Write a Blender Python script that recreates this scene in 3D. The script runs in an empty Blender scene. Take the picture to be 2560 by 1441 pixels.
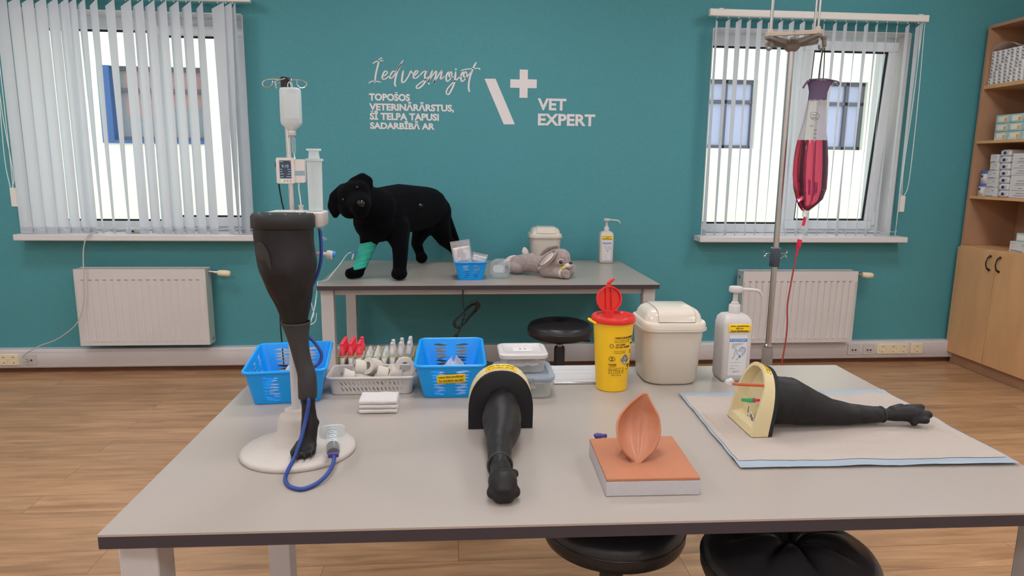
import bpy, bmesh, math, random
from mathutils import Vector, Matrix, noise
random.seed(7)
SC = bpy.context.scene
COL = SC.collection
PI = math.pi
R = math.radians
cos, sin = math.cos, math.sin

# ------------------------------------------------------------------ camera
F_PX, PITCH, YAW, ROLL, EYE = 1691.5, .1765, .0815, .0113, 1.3636
_f = Vector((sin(YAW)*cos(PITCH), cos(YAW)*cos(PITCH), -sin(PITCH)))
_r = Vector((cos(YAW), -sin(YAW), 0))
_u = _r.cross(_f)
_rr = cos(ROLL)*_r + sin(ROLL)*_u
_uu = -sin(ROLL)*_r + cos(ROLL)*_u
cam_data = bpy.data.cameras.new('camera')
cam = bpy.data.objects.new('camera', cam_data)
COL.objects.link(cam)
m = Matrix.Identity(4)
for i in range(3):
    m[i][0], m[i][1], m[i][2] = _rr[i], _uu[i], -_f[i]
m.translation = (0, 0, EYE)
cam.matrix_world = m
cam_data.sensor_fit = 'HORIZONTAL'
cam_data.sensor_width = 36
cam_data.lens = 36*F_PX/2560
cam_data.clip_start = .05
SC.camera = cam

# ------------------------------------------------------------------ daylight, exposure
WORLD_STRENGTH = 2.3
LAMP = 21.0
W = bpy.data.worlds.new('overcast_sky')
SC.world = W
W.use_nodes = True
bg = W.node_tree.nodes['Background']
bg.inputs['Color'].default_value = (.93, .97, 1, 1)
bg.inputs['Strength'].default_value = WORLD_STRENGTH
SC.view_settings.view_transform = 'Standard'
SC.view_settings.look = 'None'
SC.view_settings.exposure = 0.0
SC.view_settings.gamma = 1
SC.view_settings.use_curve_mapping = False
SC.cycles.max_bounces = 9
SC.cycles.diffuse_bounces = 6
SC.cycles.glossy_bounces = 4
SC.cycles.transmission_bounces = 6
SC.cycles.transparent_max_bounces = 12
SC.cycles.caustics_reflective = False
SC.cycles.caustics_refractive = False
SC.cycles.sample_clamp_indirect = 6
SC.cycles.use_denoising = True

# ------------------------------------------------------------------ materials
def lin(h):
    h = h.lstrip('#')
    o = []
    for i in (0, 2, 4):
        c = int(h[i:i+2], 16)/255
        o.append(c/12.92 if c <= .04045 else ((c+.055)/1.055)**2.4)
    return (*o, 1)

def mat(name, col, rough=.5, metal=0, spec=.5, var=0, vscale=8, bump=0, bscale=60, coat=0, sheen=0, trans=0, ior=1.45, alpha=1, stretch=None, subs=0):
    M = bpy.data.materials.new(name)
    M.use_nodes = True
    N, L = M.node_tree.nodes, M.node_tree.links
    b = N['Principled BSDF']
    c = lin(col) if isinstance(col, str) else col
    b.inputs['Base Color'].default_value = c
    b.inputs['Roughness'].default_value = rough
    b.inputs['Metallic'].default_value = metal
    b.inputs['Specular IOR Level'].default_value = spec
    b.inputs['IOR'].default_value = ior
    b.inputs['Coat Weight'].default_value = coat
    b.inputs['Sheen Weight'].default_value = sheen
    b.inputs['Transmission Weight'].default_value = trans
    b.inputs['Alpha'].default_value = alpha
    if subs:
        b.inputs['Subsurface Weight'].default_value = subs
        b.inputs['Subsurface Radius'].default_value = (.02, .012, .008)
    if var or bump:
        tc = N.new('ShaderNodeTexCoord')
        src = tc.outputs['Object']
        if stretch:
            mp = N.new('ShaderNodeMapping')
            mp.inputs['Scale'].default_value = stretch
            L.new(src, mp.inputs['Vector'])
            src = mp.outputs['Vector']
    if var:
        nz = N.new('ShaderNodeTexNoise')
        nz.inputs['Scale'].default_value = vscale
        nz.inputs['Detail'].default_value = 5
        L.new(src, nz.inputs['Vector'])
        rp = N.new('ShaderNodeValToRGB')
        rp.color_ramp.elements[0].position = .3
        rp.color_ramp.elements[1].position = .7
        rp.color_ramp.elements[0].color = (*[x*(1-var) for x in c[:3]], 1)
        rp.color_ramp.elements[1].color = (*[min(1, x*(1+var)) for x in c[:3]], 1)
        L.new(nz.outputs['Fac'], rp.inputs['Fac'])
        L.new(rp.outputs['Color'], b.inputs['Base Color'])
    if bump:
        n2 = N.new('ShaderNodeTexNoise')
        n2.inputs['Scale'].default_value = bscale
        n2.inputs['Detail'].default_value = 4
        L.new(src, n2.inputs['Vector'])
        bp = N.new('ShaderNodeBump')
        bp.inputs['Strength'].default_value = bump
        bp.inputs['Distance'].default_value = .01
        L.new(n2.outputs['Fac'], bp.inputs['Height'])
        L.new(bp.outputs['Normal'], b.inputs['Normal'])
    return M

def clear(name, col, opac=.25, rough=.15, spec=.5):
    """thin see-through plastic: part of the light goes straight through, the rest meets a glossy white skin"""
    M = mat(name, col, rough, spec=spec)
    N, L = M.node_tree.nodes, M.node_tree.links
    b = N['Principled BSDF']
    t = N.new('ShaderNodeBsdfTransparent')
    t.inputs['Color'].default_value = (*[.5+.5*x for x in lin(col)[:3]], 1)
    mx = N.new('ShaderNodeMixShader')
    fr = N.new('ShaderNodeLayerWeight')
    fr.inputs['Blend'].default_value = .25
    ma = N.new('ShaderNodeMath')
    ma.operation = 'MULTIPLY_ADD'
    L.new(fr.outputs['Facing'], ma.inputs[0])
    ma.inputs[1].default_value = .38
    ma.inputs[2].default_value = opac
    ma.use_clamp = True
    L.new(ma.outputs[0], mx.inputs['Fac'])
    L.new(t.outputs[0], mx.inputs[1])
    L.new(b.outputs[0], mx.inputs[2])
    L.new(mx.outputs[0], N['Material Output'].inputs['Surface'])
    return M

def translucent(name, col, fac=.5, rough=.8, bump=0):
    M = mat(name, col, rough, spec=.2, bump=bump, bscale=300)
    N, L = M.node_tree.nodes, M.node_tree.links
    b = N['Principled BSDF']
    t = N.new('ShaderNodeBsdfTranslucent')
    t.inputs['Color'].default_value = lin(col)
    mx = N.new('ShaderNodeMixShader')
    mx.inputs['Fac'].default_value = fac
    L.new(b.outputs[0], mx.inputs[1])
    L.new(t.outputs[0], mx.inputs[2])
    L.new(mx.outputs[0], N['Material Output'].inputs['Surface'])
    return M

def emit(name, col, strength):
    M = bpy.data.materials.new(name)
    M.use_nodes = True
    N, L = M.node_tree.nodes, M.node_tree.links
    e = N.new('ShaderNodeEmission')
    e.inputs['Color'].default_value = lin(col)
    e.inputs['Strength'].default_value = strength
    L.new(e.outputs[0], N['Material Output'].inputs['Surface'])
    return M

def planks(name):
    M = mat(name, '#b08055', .32, spec=.5)
    N, L = M.node_tree.nodes, M.node_tree.links
    b = N['Principled BSDF']
    tc = N.new('ShaderNodeTexCoord')
    br = N.new('ShaderNodeTexBrick')
    br.offset = .37
    br.inputs['Color1'].default_value = (.15, .15, .15, 1)
    br.inputs['Color2'].default_value = (.85, .85, .85, 1)
    br.inputs['Mortar'].default_value = (.5, .5, .5, 1)
    br.inputs['Scale'].default_value = 1
    br.inputs['Mortar Size'].default_value = .0012
    br.inputs['Brick Width'].default_value = 1.25
    br.inputs['Row Height'].default_value = .145
    L.new(tc.outputs['Object'], br.inputs['Vector'])
    mp = N.new('ShaderNodeMapping')
    mp.inputs['Scale'].default_value = (1.6, 16, 1)
    L.new(tc.outputs['Object'], mp.inputs['Vector'])
    # every plank takes its own stretch of grain
    ad = N.new('ShaderNodeVectorMath')
    ad.operation = 'MULTIPLY_ADD'
    L.new(br.outputs['Color'], ad.inputs[0])
    ad.inputs[1].default_value = (9, 5, 3)
    L.new(mp.outputs['Vector'], ad.inputs[2])
    nz = N.new('ShaderNodeTexNoise')
    nz.inputs['Scale'].default_value = 1.6
    nz.inputs['Detail'].default_value = 8
    nz.inputs['Roughness'].default_value = .62
    nz.inputs['Distortion'].default_value = .5
    L.new(ad.outputs[0], nz.inputs['Vector'])
    rp = N.new('ShaderNodeValToRGB')
    cr = rp.color_ramp
    cr.elements[0].position = .28
    cr.elements[0].color = lin('#8e6a4a')
    cr.elements[1].position = .72
    cr.elements[1].color = lin('#c49c75')
    e = cr.elements.new(.5)
    e.color = lin('#af8661')
    L.new(nz.outputs['Fac'], rp.inputs['Fac'])
    hs = N.new('ShaderNodeHueSaturation')
    L.new(rp.outputs['Color'], hs.inputs['Color'])
    mr = N.new('ShaderNodeMapRange')
    mr.inputs['To Min'].default_value = .84
    mr.inputs['To Max'].default_value = 1.14
    L.new(br.outputs['Color'], mr.inputs['Value'])
    L.new(mr.outputs[0], hs.inputs['Value'])
    mx = N.new('ShaderNodeMixRGB')
    mx.inputs['Color2'].default_value = lin('#7a553c')
    L.new(br.outputs['Fac'], mx.inputs['Fac'])
    L.new(hs.outputs['Color'], mx.inputs['Color1'])
    L.new(mx.outputs[0], b.inputs['Base Color'])
    bp = N.new('ShaderNodeBump')
    bp.inputs['Strength'].default_value = .12
    bp.inputs['Distance'].default_value = .004
    L.new(nz.outputs['Fac'], bp.inputs['Height'])
    L.new(bp.outputs['Normal'], b.inputs['Normal'])
    return M

def speckle(name, col, amt=.06, rough=.4):
    return mat(name, col, rough, var=amt, vscale=420)

X = {}
X['teal'] = mat('teal_wall_paint', '#498e95', .75, var=.05, vscale=90, bump=.05, bscale=220)
X['white_wall'] = mat('white_wall_paint', '#ecebe8', .8, bump=.03, bscale=200)
X['ceiling'] = mat('ceiling_paint', '#e8e6e0', .9)
X['floor'] = planks('wood_laminate')
X['brown'] = mat('brown_skirting', '#6b4632', .45, var=.15, vscale=30, stretch=(.3, 4, 4))
X['duct'] = mat('white_duct_plastic', '#c9c6c5', .45)
X['cream'] = mat('cream_socket_plastic', '#e0d4b4', .4)
X['dark_hole'] = mat('dark_plastic', '#3a3633', .5)
X['upvc'] = mat('white_window_plastic', '#e4e9ec', .35)
X['gasket'] = mat('black_gasket', '#1c2024', .6)
X['sill'] = mat('white_sill', '#cfcdcc', .4)
X['glass'] = clear('window_glass', '#f4fbff', .02, .02)
X['vane'] = translucent('blind_fabric', '#e0e4ea', .52, .85, .15)
X['rail'] = mat('headrail_white', '#dbd9d2', .4)
X['chain'] = mat('chain_white', '#d8dcda', .5)
X['rad'] = mat('radiator_enamel', '#cac7c4', .38)
X['rad_side'] = mat('radiator_side_enamel', '#b9c2bb', .4)
X['slot'] = mat('radiator_slot', '#8a8580', .6)
X['chrome'] = mat('chrome', '#c9c9c9', .18, 1)
X['steel'] = mat('brushed_steel', '#b4b2ad', .34, 1)
X['decal'] = mat('wall_lettering', '#dad6d4', .5)
X['table'] = speckle('grey_laminate', '#a49b91', .05, .3)
X['edge'] = mat('dark_edge', '#38343a', .5)
X['legm'] = mat('grey_powder_coat', '#b9b8b7', .42)
X['vinyl'] = mat('black_vinyl', '#232224', .34, spec=.5, bump=.06, bscale=140)
X['blackp'] = mat('black_plastic', '#1c1c1d', .45)
X['rubber'] = mat('dark_rubber', '#1c1a1a', .5, spec=.32, var=.18, vscale=26, bump=.1, bscale=38)
X['sleeve'] = mat('grey_rubber_sleeve', '#2b2a2a', .55, var=.1, vscale=30, bump=.08, bscale=50)
X['collar'] = mat('matte_black_foam', '#18181a', .75)
X['yellowp'] = mat('pale_yellow_plastic', '#ccbd92', .55, bump=.1, bscale=260)
X['whitep'] = mat('white_plastic', '#c2bdb9', .4)
X['whitef'] = mat('white_cast_base', '#b9b2a9', .55, bump=.08, bscale=200)
X['bluep'] = mat('blue_plastic', '#0c97e6', .35)
X['whiteb'] = mat('white_basket_plastic', '#bdb7b0', .4)
X['tubeb'] = mat('blue_rubber_tube', '#233f86', .45)
X['sticker'] = mat('yellow_sticker', '#f2c818', .45)
X['ink'] = mat('black_ink', '#241d12', .6)
X['inkb'] = mat('blue_ink', '#2d6da0', .6)
X['inkg'] = mat('grey_ink', '#8b8f99', .6)
X['blueband'] = mat('blue_label_band', '#2f83c4', .5)
X['paper'] = mat('white_paper', '#d2cfcd', .6)
X['paperfold'] = mat('bandage_cloth', '#c8c4c0', .85, bump=.25, bscale=300)
X['yellow'] = mat('yellow_bin_plastic', '#e8b91b', .38, subs=.0)
X['red'] = mat('red_lid_plastic', '#d02a22', .28)
X['beige'] = mat('beige_bin_plastic', '#c8c0b2', .28)
X['beige_lid'] = mat('beige_lid_plastic', '#d0c8b9', .13)
X['tape'] = mat('paper_tape', '#c2b9ac', .7)
X['frost'] = clear('frosted_plastic', '#f2f1ee', .17, .3)
X['clear'] = clear('clear_plastic', '#f0f4f4', .09, .1)
X['milky'] = clear('milky_plastic', '#e6ecec', .42, .3)
X['greylid'] = clear('grey_blue_lid_plastic', '#b4bec8', .42, .3)
X['greyclip'] = mat('grey_clip', '#7b8694', .4)
X['pink'] = mat('skin_silicone', '#b07355', .42, spec=.4, var=.06, vscale=14, bump=.08, bscale=50)
X['foam'] = mat('white_foam', '#b8b5b6', .8, bump=.2, bscale=300)
X['pad'] = mat('absorbent_pad', '#aea398', .85, bump=.25, bscale=90)
X['padfilm'] = mat('pale_blue_film', '#95a3ad', .55)
X['plush'] = mat('black_plush', '#08090c', .95, spec=.05, sheen=.02, bump=.4, bscale=260)
X['shiny'] = mat('shiny_black', '#14110f', .12)
X['bandage'] = mat('mint_bandage', '#35b09a', .8, bump=.5, bscale=130, stretch=(1, 1, 3))
X['rabbit'] = mat('grey_rabbit_plush', '#a3948f', .95, spec=.1, sheen=.3, var=.16, vscale=70, bump=.9, bscale=110)
X['rabbit2'] = mat('pale_rabbit_plush', '#cdc4be', .95, spec=.1, sheen=.3, var=.05, vscale=70, bump=.6, bscale=110)
X['brownp'] = mat('brown_plastic', '#4a2a1c', .3)
X['yellowr'] = mat('yellow_ribbon', '#d9c534', .6)
X['beech'] = mat('beech_board', '#d0a272', .45, var=.09, vscale=5, stretch=(2, 2, .5))
X['beech2'] = mat('beech_carcass', '#ad8769', .5, var=.08, vscale=5, stretch=(2, 2, .5))
X['bronze'] = mat('dark_bronze', '#2c211a', .4, .6)
X['tubered'] = mat('red_cap', '#e0384a', .35)
X['orange'] = clear('orange_serum', '#eaa07e', .6, .3)
X['rackm'] = clear('yellowish_rack_plastic', '#e6e2b0', .12, .25)
X['redliq'] = mat('red_fluid', (.28, .006, .02, 1), .25, trans=.0, spec=.4)
X['wine'] = mat('wine_red_fluid', (.54, .06, .12, 1), .08, trans=1, ior=1.33)
X['bagfilm'] = clear('grey_bag_film', '#c4c2c4', .5, .2)
X['purple'] = mat('purple_band', '#5a4a66', .6)
X['redtube'] = mat('red_tube', '#9c3a34', .35)
X['redclear'] = clear('red_clear_tube', '#f02c55', .72, .2)
X['terracotta'] = mat('orange_rubber_tube', '#c4562e', .45)
X['greenp'] = clear('green_clear_plastic', '#2eae74', .75, .25)
X['greypl'] = mat('grey_device_plastic', '#cfc9c2', .45)
X['screen'] = mat('device_screen', '#3a4450', .2)
X['bluegrey'] = mat('blue_grey_band', '#83a3b0', .45)
X['led'] = emit('green_led', '#7dff9c', 1.2)
X['screen_text'] = emit('screen_text_light', '#a8d8ff', .8)
X['taupe'] = mat('taupe_plastic', '#7a736b', .55)
X['tan'] = mat('tan_plastic', '#b5aa99', .5)
X['teal_box'] = mat('mint_carton', '#a9c4bf', .55)
X['ivory'] = mat('ivory_print', '#e3e0d2', .55)
X['orangem'] = mat('orange_print', '#dfa24c', .6)
X['navy'] = mat('navy_print', '#2a3474', .5)
X['bluelid'] = mat('blue_violet_lid', '#5866ab', .4)
X['purplec'] = mat('purple_clip', '#4a3c78', .4)
X['facade'] = mat('pale_yellow_render', '#e9ebd0', .9, bump=.1, bscale=30)
X['fblue'] = mat('blue_window_trim', '#1f4f88', .5)
X['fdark'] = mat('dark_window_frame', '#4a4a54', .5)
X['fpane'] = mat('far_window_pane', '#9fa4bd', .1, spec=.8)
X['forange'] = mat('orange_reflection', '#a8421f', .6)  # colour of the orange reflection painted behind the far glass
X['fgrey'] = mat('grey_reflection', '#5f6570', .7)  # grey tone of that same painted reflection
X['ground'] = mat('pale_paving', '#b9b7b0', .9)
X['panel'] = emit('lamp_diffuser', '#f3f5fd', LAMP)
X['plastic_bag'] = clear('plastic_bag_film', '#e6e2e2', .3, .12)
X['cable_grey'] = mat('grey_cable', '#b9b7b2', .5)
X['cable_black'] = mat('black_cable', '#16181c', .5)
X['cable_teal'] = mat('clear_line', '#c6d8d6', .4)

# ------------------------------------------------------------------ mesh building
def cat(pts, n=6, closed=False):
    """smooth points through a list"""
    P = [Vector(p) for p in pts]
    if len(P) < 3:
        return P
    out = []
    k = len(P)
    for i in range(k if closed else k-1):
        p0 = P[(i-1) % k] if closed or i else P[0]*2-P[1]
        p1, p2 = P[i], P[(i+1) % k]
        p3 = P[(i+2) % k] if closed or i+2 < k else P[-1]*2-P[-2]
        for j in range(n):
            t = j/n
            out.append(.5*((2*p1)+(p2-p0)*t+(2*p0-5*p1+4*p2-p3)*t*t+(3*p1-p0-3*p2+p3)*t**3))
    if not closed:
        out.append(P[-1])
    return out

class MB:
    def __init__(s):
        s.v, s.f, s.mi, s.cur = [], [], [], 0
    def add(s, vs, fs):
        n = len(s.v)
        s.v += [Vector(v) for v in vs]
        s.f += [[i+n for i in f] for f in fs]
        s.mi += [s.cur]*len(fs)
        return s
    def loft(s, rings, cap0=True, cap1=True, closed=False):
        n = len(rings[0])
        vs = [p for r in rings for p in r]
        fs = []
        k = len(rings)
        for a in range(k if closed else k-1):
            b = (a+1) % k
            for i in range(n):
                j = (i+1) % n
                fs.append([a*n+i, a*n+j, b*n+j, b*n+i])
        if not closed:
            if cap0: fs.append(list(range(n))[::-1])
            if cap1: fs.append([(k-1)*n+i for i in range(n)])
        return s.add(vs, fs)
    def grid(s, fn, nu, nv):
        vs = [fn(i/nu, j/nv) for j in range(nv+1) for i in range(nu+1)]
        fs = [[j*(nu+1)+i, j*(nu+1)+i+1, (j+1)*(nu+1)+i+1, (j+1)*(nu+1)+i] for j in range(nv) for i in range(nu)]
        return s.add(vs, fs)
    def box(s, x0, x1, y0, y1, z0, z1):
        vs = [(x, y, z) for z in (z0, z1) for y in (y0, y1) for x in (x0, x1)]
        return s.add(vs, [[0, 2, 3, 1], [4, 5, 7, 6], [0, 1, 5, 4], [2, 6, 7, 3], [0, 4, 6, 2], [1, 3, 7, 5]])
    def rr(s, cx, cy, lv, k=5, cap0=True, cap1=True):
        """stack of rounded rectangles: lv = [(z, half x, half y, corner radius)...]"""
        return s.loft([rrect(cx, cy, *l, k) for l in lv], cap0, cap1)
    def lathe(s, prof, c=(0, 0, 0), ax=(0, 0, 1), seg=24, sx=1, sy=1, cap0=True, cap1=True):
        a = Vector(ax).normalized()
        q = a.to_track_quat('Z', 'Y')
        c = Vector(c)
        rings = [[c+q @ Vector((r*cos(2*PI*i/seg)*sx, r*sin(2*PI*i/seg)*sy, h)) for i in range(seg)] for r, h in prof]
        return s.loft(rings, cap0, cap1)
    def cyl(s, p0, p1, r0, r1=None, seg=16):
        p0, p1 = Vector(p0), Vector(p1)
        d = p1-p0
        return s.lathe([(r0, 0), (r0 if r1 is None else r1, d.length)], p0, d, seg)
    def tube(s, pts, r, seg=8, n=6, closed=False, radii=None):
        P = cat(pts, n, closed) if n else [Vector(p) for p in pts]
        k = len(P)
        rings = []
        up = None
        for i, p in enumerate(P):
            if closed:
                t = (P[(i+1) % k]-P[i-1]).normalized()
            else:
                t = (P[min(i+1, k-1)]-P[max(i-1, 0)]).normalized()
            if up is None:
                up = Vector((0, 0, 1)) if abs(t.z) < .9 else Vector((1, 0, 0))
            a = t.cross(up).normalized()
            up = a.cross(t).normalized()
            rad = r if radii is None else radii[min(len(radii)-1, int(i/(k-1)*(len(radii)-1)+.5))]
            rings.append([p+a*(rad*cos(2*PI*j/seg))+up*(rad*sin(2*PI*j/seg)) for j in range(seg)])
        return s.loft(rings, closed=closed)
    def ball(s, c, r, rot=None, seg=14):
        c = Vector(c)
        rx, ry, rz = (r, r, r) if not hasattr(r, '__len__') else r
        rings = []
        h = seg//2
        for j in range(1, h):
            t = PI*j/h
            ring = [Vector((rx*sin(t)*cos(2*PI*i/seg), ry*sin(t)*sin(2*PI*i/seg), -rz*cos(t))) for i in range(seg)]
            rings.append([c+(rot @ p if rot else p) for p in ring])
        return s.loft(rings)
    def prism(s, poly, h, fr):
        """2-D outline pushed h along fr's z axis"""
        n = len(poly)
        vs = [fr @ Vector((x, y, 0)) for x, y in poly]+[fr @ Vector((x, y, h)) for x, y in poly]
        fs = [list(range(n))[::-1], [n+i for i in range(n)]]+[[i, (i+1) % n, n+(i+1) % n, n+i] for i in range(n)]
        return s.add(vs, fs)
    def xf(s, M):
        s.v = [M @ v for v in s.v]
        return s
    def warp(s, fn):
        s.v = [Vector(fn(v)) for v in s.v]
        return s
    def mesh(s, name, mats, sharp=38):
        me = bpy.data.meshes.new(name)
        me.from_pydata([tuple(v) for v in s.v], [], s.f)
        me.validate()
        for m_ in (mats if isinstance(mats, (list, tuple)) else [mats]):
            me.materials.append(X[m_] if isinstance(m_, str) else m_)
        if len(me.polygons) == len(s.mi):
            me.polygons.foreach_set('material_index', s.mi)
        b = bmesh.new()
        b.from_mesh(me)
        bmesh.ops.recalc_face_normals(b, faces=b.faces)
        b.to_mesh(me)
        b.free()
        me.polygons.foreach_set('use_smooth', [True]*len(me.polygons))
        me.set_sharp_from_angle(angle=R(sharp))
        me.update()
        return me
    def build(s, name, mats, parent=None, world=False, bevel=0, solid=0, sharp=38, sub=0, flat=False):
        if world and parent is not None:
            s.xf(rootm(parent).inverted())
        o = bpy.data.objects.new(name, s.mesh(name, mats, sharp))
        COL.objects.link(o)
        o.parent = parent
        if flat:
            o.data.polygons.foreach_set('use_smooth', [False]*len(o.data.polygons))
        if solid:
            md = o.modifiers.new('solid', 'SOLIDIFY')
            md.thickness = solid
            md.offset = 0
        if bevel:
            md = o.modifiers.new('bevel', 'BEVEL')
            md.width = bevel
            md.segments = 2
            md.limit_method = 'ANGLE'
            md.angle_limit = R(40)
        if sub:
            md = o.modifiers.new('sub', 'SUBSURF')
            md.levels = md.render_levels = sub
        return o

def rrect(cx, cy, z, hx, hy, r, k=5):
    r = max(min(r, hx*.999, hy*.999), 1e-5)
    out = []
    for q, (sx, sy) in enumerate(((1, 1), (-1, 1), (-1, -1), (1, -1))):
        for i in range(k+1):
            a = PI/2*(q+i/k)
            out.append(Vector((cx+sx*(hx-r)+r*cos(a), cy+sy*(hy-r)+r*sin(a), z)))
    return out

def rootm(o):
    M = Matrix.Translation(o.location) @ o.rotation_euler.to_matrix().to_4x4()
    return rootm(o.parent) @ M if o.parent else M

def thing(name, label, cat_, loc=(0, 0, 0), rz=0, group=None):
    o = bpy.data.objects.new(name, None)
    o.empty_display_size = .05
    COL.objects.link(o)
    o.location = loc
    o.rotation_euler = (0, 0, rz)
    return tag(o, label, cat_, group)

def tag(o, label, cat_, group=None):
    o['label'] = label
    o['category'] = cat_
    if group: o['group'] = group
    return o

def struct(o, label=None):
    o['kind'] = 'structure'
    if label: o['label'] = label
    return o

def dup(o, parent=None, loc=None, rz=None, label=None, group=None):
    c = o.copy()
    COL.objects.link(c)
    c.parent = parent
    if loc is not None: c.location = loc
    if rz is not None: c.rotation_euler = (0, 0, rz)
    if label: c['label'] = label
    if group: c['group'] = group
    for ch in list(o.children):
        dup(ch, c)
    return c

def baked(o):
    """the object's evaluated mesh, modifiers applied"""
    bpy.context.view_layer.update()
    dg = bpy.context.evaluated_depsgraph_get()
    return bpy.data.meshes.new_from_object(o.evaluated_get(dg))

def organic(name, bits, mats, parent, voxel=.008, smooth=6, world=True):
    """soft body: tapered limbs and balls melted into one continuous surface"""
    b = MB()
    for t in bits:
        if len(t) == 2 or len(t) == 3:
            b.ball(*t[:2], seg=18, rot=t[2] if len(t) == 3 else None)
        else:
            p0, r0, p1, r1 = Vector(t[0]), t[1], Vector(t[2]), t[3]
            d = p1-p0
            L_ = d.length
            prof = [(r0*sin(a), -r0*cos(a)) for a in (R(12), R(40), R(65), R(90))]+[(r1*sin(a), L_-r1*cos(a)) for a in (R(90), R(115), R(140), R(168))]
            b.lathe(prof, p0, d, 16)
    if world and parent is not None:
        b.xf(rootm(parent).inverted())
    o = bpy.data.objects.new('tmp', b.mesh('tmp', mats))
    COL.objects.link(o)
    md = o.modifiers.new('r', 'REMESH')
    md.mode = 'VOXEL'
    md.voxel_size = voxel
    md = o.modifiers.new('s', 'SMOOTH')
    md.iterations = smooth
    md.factor = .5
    me = baked(o)
    me.name = name
    bpy.data.objects.remove(o)
    me.polygons.foreach_set('use_smooth', [True]*len(me.polygons))
    me.materials.clear()
    me.materials.append(X[mats] if isinstance(mats, str) else mats)
    r = bpy.data.objects.new(name, me)
    COL.objects.link(r)
    r.parent = parent
    return r

def smoothsec(secs, n=5):
    """sections (cx, cy, cz, rx, ry) interpolated"""
    k = len(secs[0])
    A = [Vector(s_[:3]) for s_ in secs]
    B = [Vector((*s_[3:5], s_[5] if k > 5 else 0)) for s_ in secs]
    return list(zip(cat(A, n), cat(B, n)))

def text(body, fr, mats, parent, name='lettering', h=None, w=None, bold=0, ext=.0006, align='CENTER', fn=None, slant=0, world=True, space=1):
    """letters as a mesh. fr: frame whose x,y plane carries the text; h / w: size in metres of the whole block"""
    carons = [i for i, ch in enumerate(body) if ch == 'Š']
    plain = body.replace('Š', 'S')
    cu = bpy.data.curves.new('t', 'FONT')
    cu.body = plain
    cu.size = 1
    cu.offset = bold
    cu.extrude = .01
    cu.align_x = align
    cu.shear = slant
    cu.resolution_u = 3
    cu.space_character = space
    o = bpy.data.objects.new('t', cu)
    COL.objects.link(o)
    me = baked(o)
    if carons:
        # the hook over the S, drawn by hand
        bm = bmesh.new()
        bm.from_mesh(me)
        l0 = min(v.co.x for v in bm.verts)
        for i in carons:
            cu.body = 'S'
            q = baked(o)
            sw = max(v.co.x for v in q.vertices)-min(v.co.x for v in q.vertices)
            top = max(v.co.y for v in q.vertices)
            cu.body = plain[:i+1]
            q = baked(o)
            xr = l0+max(v.co.x for v in q.vertices)-min(v.co.x for v in q.vertices)
            cx, t_ = xr-sw/2, .075
            pts = [(cx-.17, top+.2), (cx-.17+t_*1.1, top+.2), (cx, top+.115), (cx+.17-t_*1.1, top+.2), (cx+.17, top+.2), (cx+.045, top+.05), (cx-.045, top+.05)]
            lo = [bm.verts.new((x, y, -.01)) for x, y in pts]
            hi = [bm.verts.new((x, y, .01)) for x, y in pts]
            n_ = len(pts)
            bm.faces.new(hi[::-1])
            for k in range(n_):
                bm.faces.new((lo[k], lo[(k+1) % n_], hi[(k+1) % n_], hi[k]))
        bm.to_mesh(me)
        bm.free()
    bpy.data.objects.remove(o)
    xs = [v.co.x for v in me.vertices]
    ys = [v.co.y for v in me.vertices]
    x0, x1, y0, y1 = min(xs), max(xs), min(ys), max(ys)
    sy = h/(y1-y0) if h else w/(x1-x0)
    sx = w/(x1-x0) if w else sy
    ox = {'CENTER': (x0+x1)/2, 'LEFT': x0}[align]
    inv = rootm(parent).inverted() if (world and parent is not None) else Matrix.Identity(4)
    for v in me.vertices:
        p = Vector(((v.co.x-ox)*sx, (v.co.y-(y0+y1)/2)*sy, ext if v.co.z > 0 else 0))
        q = Vector(fn(p)) if fn else fr @ p
        v.co = inv @ q
    me.materials.clear()
    me.materials.append(X[mats])
    me.name = name
    r = bpy.data.objects.new(name, me)
    COL.objects.link(r)
    r.parent = parent
    return r

def frame(o, x, y):
    """frame with origin o, x and y directions"""
    x, y = Vector(x).normalized(), Vector(y).normalized()
    z = x.cross(y)
    M = Matrix.Identity(4)
    for i in range(3):
        M[i][0], M[i][1], M[i][2], M[i][3] = x[i], y[i], z[i], o[i]
    return M
FRONT = lambda x, y, z: frame((x, y, z), (1, 0, 0), (0, 0, 1))   # faces the room's front (-y)

# ================================================================== THE ROOM
XL, XR, YB, YF, ZC = -3.75, 3.95, 4.548, -3.4, 3.0
WIN = ((-2.70, -1.325), (1.675, 3.047))
WZ0, WZ1 = .90, 2.283
WT = .36
b = MB().box(XL-.2, XR+.2, YF-.2, YB+WT, -.12, 0)
struct(b.build('floor', 'floor'))
b = MB().box(XL-.2, XR+.2, YF-.2, YB+WT, ZC, ZC+.15)
struct(b.build('ceiling', 'ceiling'))
b = MB()
xs = [XL-.2, WIN[0][0], WIN[0][1], WIN[1][0], WIN[1][1], XR+.2]
b.box(xs[0], xs[5], YB, YB+WT, 0, WZ0)
b.box(xs[0], xs[5], YB, YB+WT, WZ1, ZC)
for i in (0, 2, 4):
    b.box(xs[i], xs[i+1], YB, YB+WT, WZ0, WZ1)
struct(b.build('wall_back', 'teal'))
struct(MB().box(XL-.2, XL, YF, YB, 0, ZC).build('wall_left', 'white_wall'))
struct(MB().box(XR, XR+.2, YF, YB, 0, ZC).build('wall_right', 'white_wall'))
struct(MB().box(XL-.2, XR+.2, YF-.2, YF, 0, ZC).build('wall_front', 'white_wall'))
struct(MB().box(XL, XR, YB-.014, YB, 0, .038).build('baseboard_back', 'brown'))
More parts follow.
